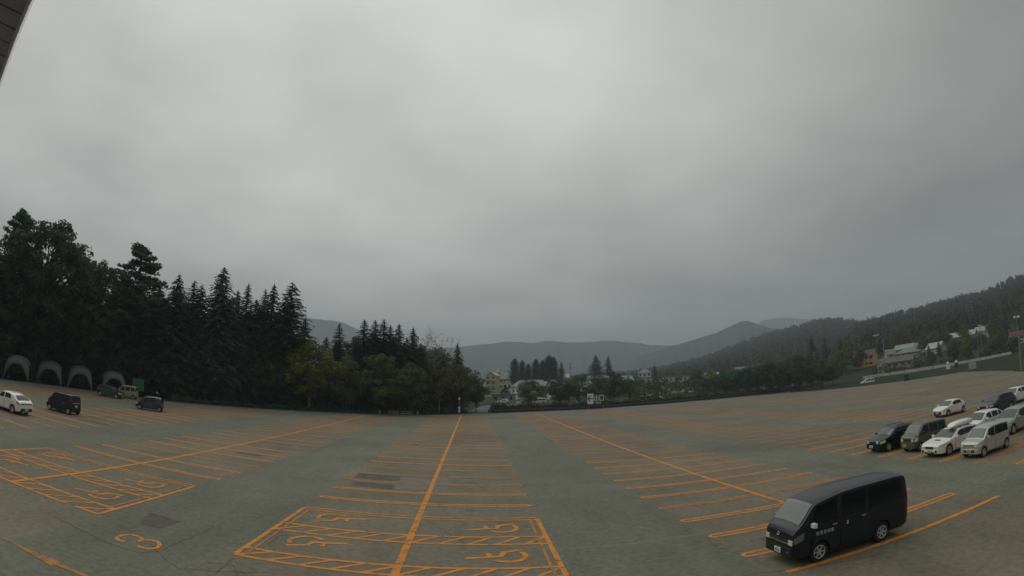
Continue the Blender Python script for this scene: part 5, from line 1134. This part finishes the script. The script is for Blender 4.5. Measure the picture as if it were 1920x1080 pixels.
# poles and lamps
def lamp_post(label, x, y, z, top, heads=2, dirx=1):
    t = thing('lamp_post', label, 'lamp post', (x, y, z)); h = top - z; mb = MB(); mb.bar((0, 0, 0), (0, 0, h), .13, 8, .07); mb.build('pole', M['grey_wall'], t)
    mb = MB(); mb.box(-1.0, 1.0, -.05, .05, h - .1, h); mb.build('cross_arm', M['alloy'], t)
    for k in range(heads):
        u = -.8 + 1.6 * k / max(1, heads - 1); mb = MB(); mb.box(u - .32, u + .32, -.35, .1, h, h + .38); o = mb.build('floodlight', M['white_ink'], t)
lamp_post('floodlight mast beside the yellow house', 131.3, 139.5, gz(131, 139), 15.6, 3); lamp_post('floodlight mast standing on the slope above the lodge', 187.1, 133.7, gz(187, 134), 14.6, 2); lamp_post('tall floodlight mast at the kerb beyond the row of parked cars', 107.5, 66.0, -.06, 10.8, 2)
def utility_pole(label, az, d, top, lean=0):
    x, y = at(az, d); t = thing('utility_pole', label, 'utility pole', (x, y, gz(x, y) - .1)); mb = MB(); mb.bar((0, 0, 0), (lean, 0, top), .17, 8, .11); mb.build('pole', M['concrete'], t)
    for k, zz_ in enumerate((top - .5, top - 1.3)): mb = MB(); mb.box(-.9 + lean, .9 + lean, -.06, .06, zz_, zz_ + .12); mb.build('cross_arm', M['alloy'], t)
    mb = MB(); mb.bar((.3 + lean, .0, top - 2.6), (.3 + lean, 0, top - 1.8), .2, 10); mb.build('transformer', M['grey_wall'], t)
utility_pole('utility pole near the end of the poplars', 10.3, 200, 15.2); utility_pole('utility pole in front of the hotel end', 16.5, 188, 11.0); utility_pole('utility pole beside the round russet tree', 4.2, 167, 6.9)
utility_pole('utility pole behind the pale road wall', 44.0, 212, 12.5); utility_pole('utility pole between the far trees and the yellow house', 36.5, 236, 13.5)
# roadside cars seen through the hedge
SMALL = [(3.2, 172, 'white_paint'), (5.6, 172, 'silver_paint'), (7.0, 172, 'white_paint'), (8.0, 173, 'silver_paint'), (17.9, 184, 'white_paint'), (18.9, 185, 'silver_paint'), (20.1, 186, 'white_paint')]
for i, (az, d, p) in enumerate(SMALL):
    x, y = at(az, d); vehicle('roadside_car', 'small %s car behind the hedge on the road beyond the lot' % ('white' if p == 'white_paint' else 'silver'), 'car', spec([V_HATCH, V_KEI, V_MINI][i % 3], paint=p), (x, y, .45), face(az) + random.uniform(-.1, .1), 'cars on the road beyond the hedge')

# ---------------------------------------------------------------- signs and small things at the far edge of the lot
M['sign_dark'] = mat('dark_sign_panel', (0.022, 0.026, 0.030), .5); M['sign_white'] = mat('white_sign_panel', (0.80, 0.82, 0.80), .5); M['sign_blue'] = mat('blue_sign_panel', (0.03, 0.05, 0.16), .5)
sx, sy = 31.0, 133.6
t = thing('exit_sign', 'exit sign with a black arrow on white and white characters on dark', 'sign', (sx, sy, -.06), R(-13))
mb = MB(); mb.box(-2.25, 2.25, -.05, .05, .75, 4.15); mb.build('panel', M['sign_dark'], t)
mb = MB(); mb.box(-2.2, -.62, -.09, -.052, 1.40, 4.05); o = mb.build('arrow_panel', M['sign_white'], t)
mb = MB(); mb.box(-2.0, -.80, -.11, -.092, 2.62, 2.86)
for sgn in (-1, 1):
    a = Vector((-2.02, 0, 2.74)); b = Vector((-1.42, 0, 2.74 + sgn * .72)); d = (b - a).normalized(); nn = Vector((-d.z, 0, d.x)) * .13
    mb.add([(v.x, yy, v.z) for yy in (-.112, -.094) for v in (a - nn, b - nn, b + nn, a + nn)], [(0, 1, 2, 3), (7, 6, 5, 4), (0, 4, 5, 1), (1, 5, 6, 2), (2, 6, 7, 3), (3, 7, 4, 0)])
mb.build('arrow', M['sign_dark'], o)
mb = MB(); mb.box(-2.2, -.62, -.085, -.052, .95, 1.36); mb.build('lower_panel', M['sign_blue'], t)
def glyph(nm, rects):
    mb = MB()
    for (x0, x1, z0, z1) in rects: mb.box(x0, x1, -.085, -.052, z0, z1)
    mb.build(nm, M['sign_white'], t)
gx, w = -.42, .15          # 出
glyph('character_out', [(gx + .48, gx + .48 + w, 2.35, 3.75), (gx + .08, gx + .08 + w, 3.05, 3.6), (gx + .88, gx + .88 + w, 3.05, 3.6), (gx + .08, gx + 1.03, 2.97, 3.11), (gx, gx + w, 2.28, 2.85), (gx + .96, gx + .96 + w, 2.28, 2.85), (gx, gx + 1.11, 2.22, 2.36)])
gx = .90                   # 口
glyph('character_mouth', [(gx, gx + .17, 2.22, 3.65), (gx + .95, gx + 1.12, 2.22, 3.65), (gx, gx + 1.12, 3.5, 3.68), (gx, gx + 1.12, 2.22, 2.4)])
z0, z1, s = 1.45, 1.95, .1; L_ = []
x0 = -.1; L_ += [(x0, x0 + s, z0, z1), (x0, x0 + .32, z1 - s, z1), (x0, x0 + .28, z0 + .2, z0 + .3), (x0, x0 + .32, z0, z0 + s)]
glyph('letter_e', L_)
mb = MB(); x0 = .34
for (a, b) in (((x0 + .02, z0), (x0 + .34, z1)), ((x0 + .34, z0), (x0 + .02, z1))):
    mb.add([(a[0] - .06, yy, a[1]) for yy in (-.085, -.052)] + [(a[0] + .06, yy, a[1]) for yy in (-.085, -.052)] + [(b[0] - .06, yy, b[1]) for yy in (-.085, -.052)] + [(b[0] + .06, yy, b[1]) for yy in (-.085, -.052)], [(0, 2, 6, 4), (1, 5, 7, 3), (0, 4, 5, 1), (2, 3, 7, 6)])
mb.build('letter_x', M['sign_white'], t)
glyph('letter_i', [(.82, .92, z0, z1)]); glyph('letter_t', [(1.02, 1.36, z1 - s, z1), (1.14, 1.24, z0, z1)])
for x in (-1.8, 1.8): mb = MB(); mb.bar((x, .12, 0), (x, .12, 4.1), .07, 8); mb.build('post', M['alloy'], t)
# two small pipe barriers and the board with two lamps behind them
M['barrier'] = mat('faded_orange_barrier', (0.36, 0.20, 0.10), .6)
for i, (x, y, lab) in enumerate([(-14.45, 96.9, 'faded orange pipe barrier on the kerb, the one nearer the yellowing tree'), (-12.15, 97.9, 'faded orange pipe barrier on the kerb, the one nearer the exit road')]):
    t = thing('pipe_barrier', lab, 'barrier', (x, y, -.02), R(24)); mb = MB(); mb.tube([(-.95, 0, 0), (-.95, 0, .86), (.95, 0, .86), (.95, 0, 0)], .05, 8); mb.build('frame', M['barrier'], t, 60)
    mb = MB(); mb.box(-.95, .95, -.02, .02, .42, .56); mb.build('rail', M['barrier'], t)
for i, (x, y, lab) in enumerate([(-17.0, 96.9, 'short bollard on the outer side of the pipe barriers'), (-10.5, 101.3, 'short bollard between the pipe barriers and the striped post')]):
    t = thing('bollard', lab, 'bollard', (x, y, -.06)); mb = MB(); mb.lathe([(.10, 0), (.10, .8), (.07, .92), (0, .95)], 12); mb.build('shaft', M['barrier'], t, 40); mb = MB(); mb.lathe([(.105, .62), (.105, .74)], 12); mb.build('reflective_band', M['white_ink'], t)
t = thing('striped_post', 'slim post with white panels where the exit road leaves the lot', 'post', (-2.9, 110.6, -.06)); mb = MB(); mb.bar((0, 0, 0), (0, 0, 3.75), .06, 8); mb.build('pole', M['alloy'], t)
for z in (.5, 1.15, 3.1): mb = MB(); mb.box(-.22, .22, -.07, -.055, z, z + (.5 if z != 3.1 else .4)); mb.build('panel', M['sign_white'], t)
t = thing('bollard', 'pale bollard standing at the mouth of the exit road', 'bollard', (-.9, 116.5, -.06)); mb = MB(); mb.lathe([(.16, 0), (.16, .9), (.1, 1.0), (0, 1.02)], 12); mb.build('shaft', M['concrete'], t, 40); mb = MB(); mb.lathe([(.165, .6), (.165, .75)], 12); mb.build('reflective_band', M['white_ink'], t)
t = thing('ticket_booth', 'small dark booth with a pinkish roof by the rising road', 'booth', (121.5, 116.5, gz(121, 116) - .06), R(-46)); mb = MB(); mb.box(-.8, .8, -.8, .8, 0, 2.0); mb.build('wall', M['dark_paint'], t); mb = MB(); mb.box(-1.0, 1.0, -1.0, 1.0, 2.003, 2.5); mb.build('roof', mat('pink_grey_roof', (.34, .27, .26), .7), t); mb = MB(); mb.box(-.5, .5, -.83, -.78, 1.0, 1.7); mb.build('window', M['pane'], t)
for i, (az, d, c, lab) in enumerate([(50.7, 178, 'sign_white', 'white topped signboard by the rising road, the outer one'), (51.6, 178, 'sign_dark', 'dark signboard with a white head by the rising road')]):
    x, y = at(az, d); t = thing('signboard', lab, 'sign', (x, y, gz(x, y) - .1), face(az)); mb = MB(); mb.box(-.6, .6, -.05, .05, .9, 2.3); mb.build('panel', M[c], t); mb = MB(); mb.lathe([(0, 2.3), (.45, 2.5), (.5, 2.8), (.3, 3.1), (0, 3.15)], 10); mb.build('head', M['sign_white'], t, 40); mb = MB(); mb.bar((0, .08, 0), (0, .08, 2.4), .06, 8); mb.build('post', M['plastic'], t)
x, y = at(53.3, 170); t = thing('gate_panel', 'pale green square board at the end of the road wall', 'board', (x, y, gz(x, y) - .1), face(53)); mb = MB(); mb.box(-1.2, 1.2, -.06, .06, .35, 2.3); mb.build('panel', mat('pale_green_board', (.30, .36, .28), .6), t)
for s_ in (-1, 1): mb = MB(); mb.bar((s_ * .9, .1, 0), (s_ * .9, .1, 2.2), .05, 8); mb.build('post', M['plastic'], t)

# ---------------------------------------------------------------- haze: one closed box of thin pale air
mb = MB(); mb.box(-4900, 4900, -4900, 4900, -2.0, 470.0); hz_o = mb.build('haze'); tag(hz_o, kind='stuff')
hm = bpy.data.materials.new('haze_air'); hm.use_nodes = True; nt = hm.node_tree; nt.nodes.clear()
vo = nt.nodes.new('ShaderNodeOutputMaterial'); pv = nt.nodes.new('ShaderNodeVolumePrincipled'); nt.links.new(pv.outputs[0], vo.inputs['Volume'])
pv.inputs['Color'].default_value = (0.80, 0.91, 1.0, 1); pv.inputs['Density'].default_value = 0.00045; pv.inputs['Anisotropy'].default_value = 0.0
hz_o.data.materials.append(hm)
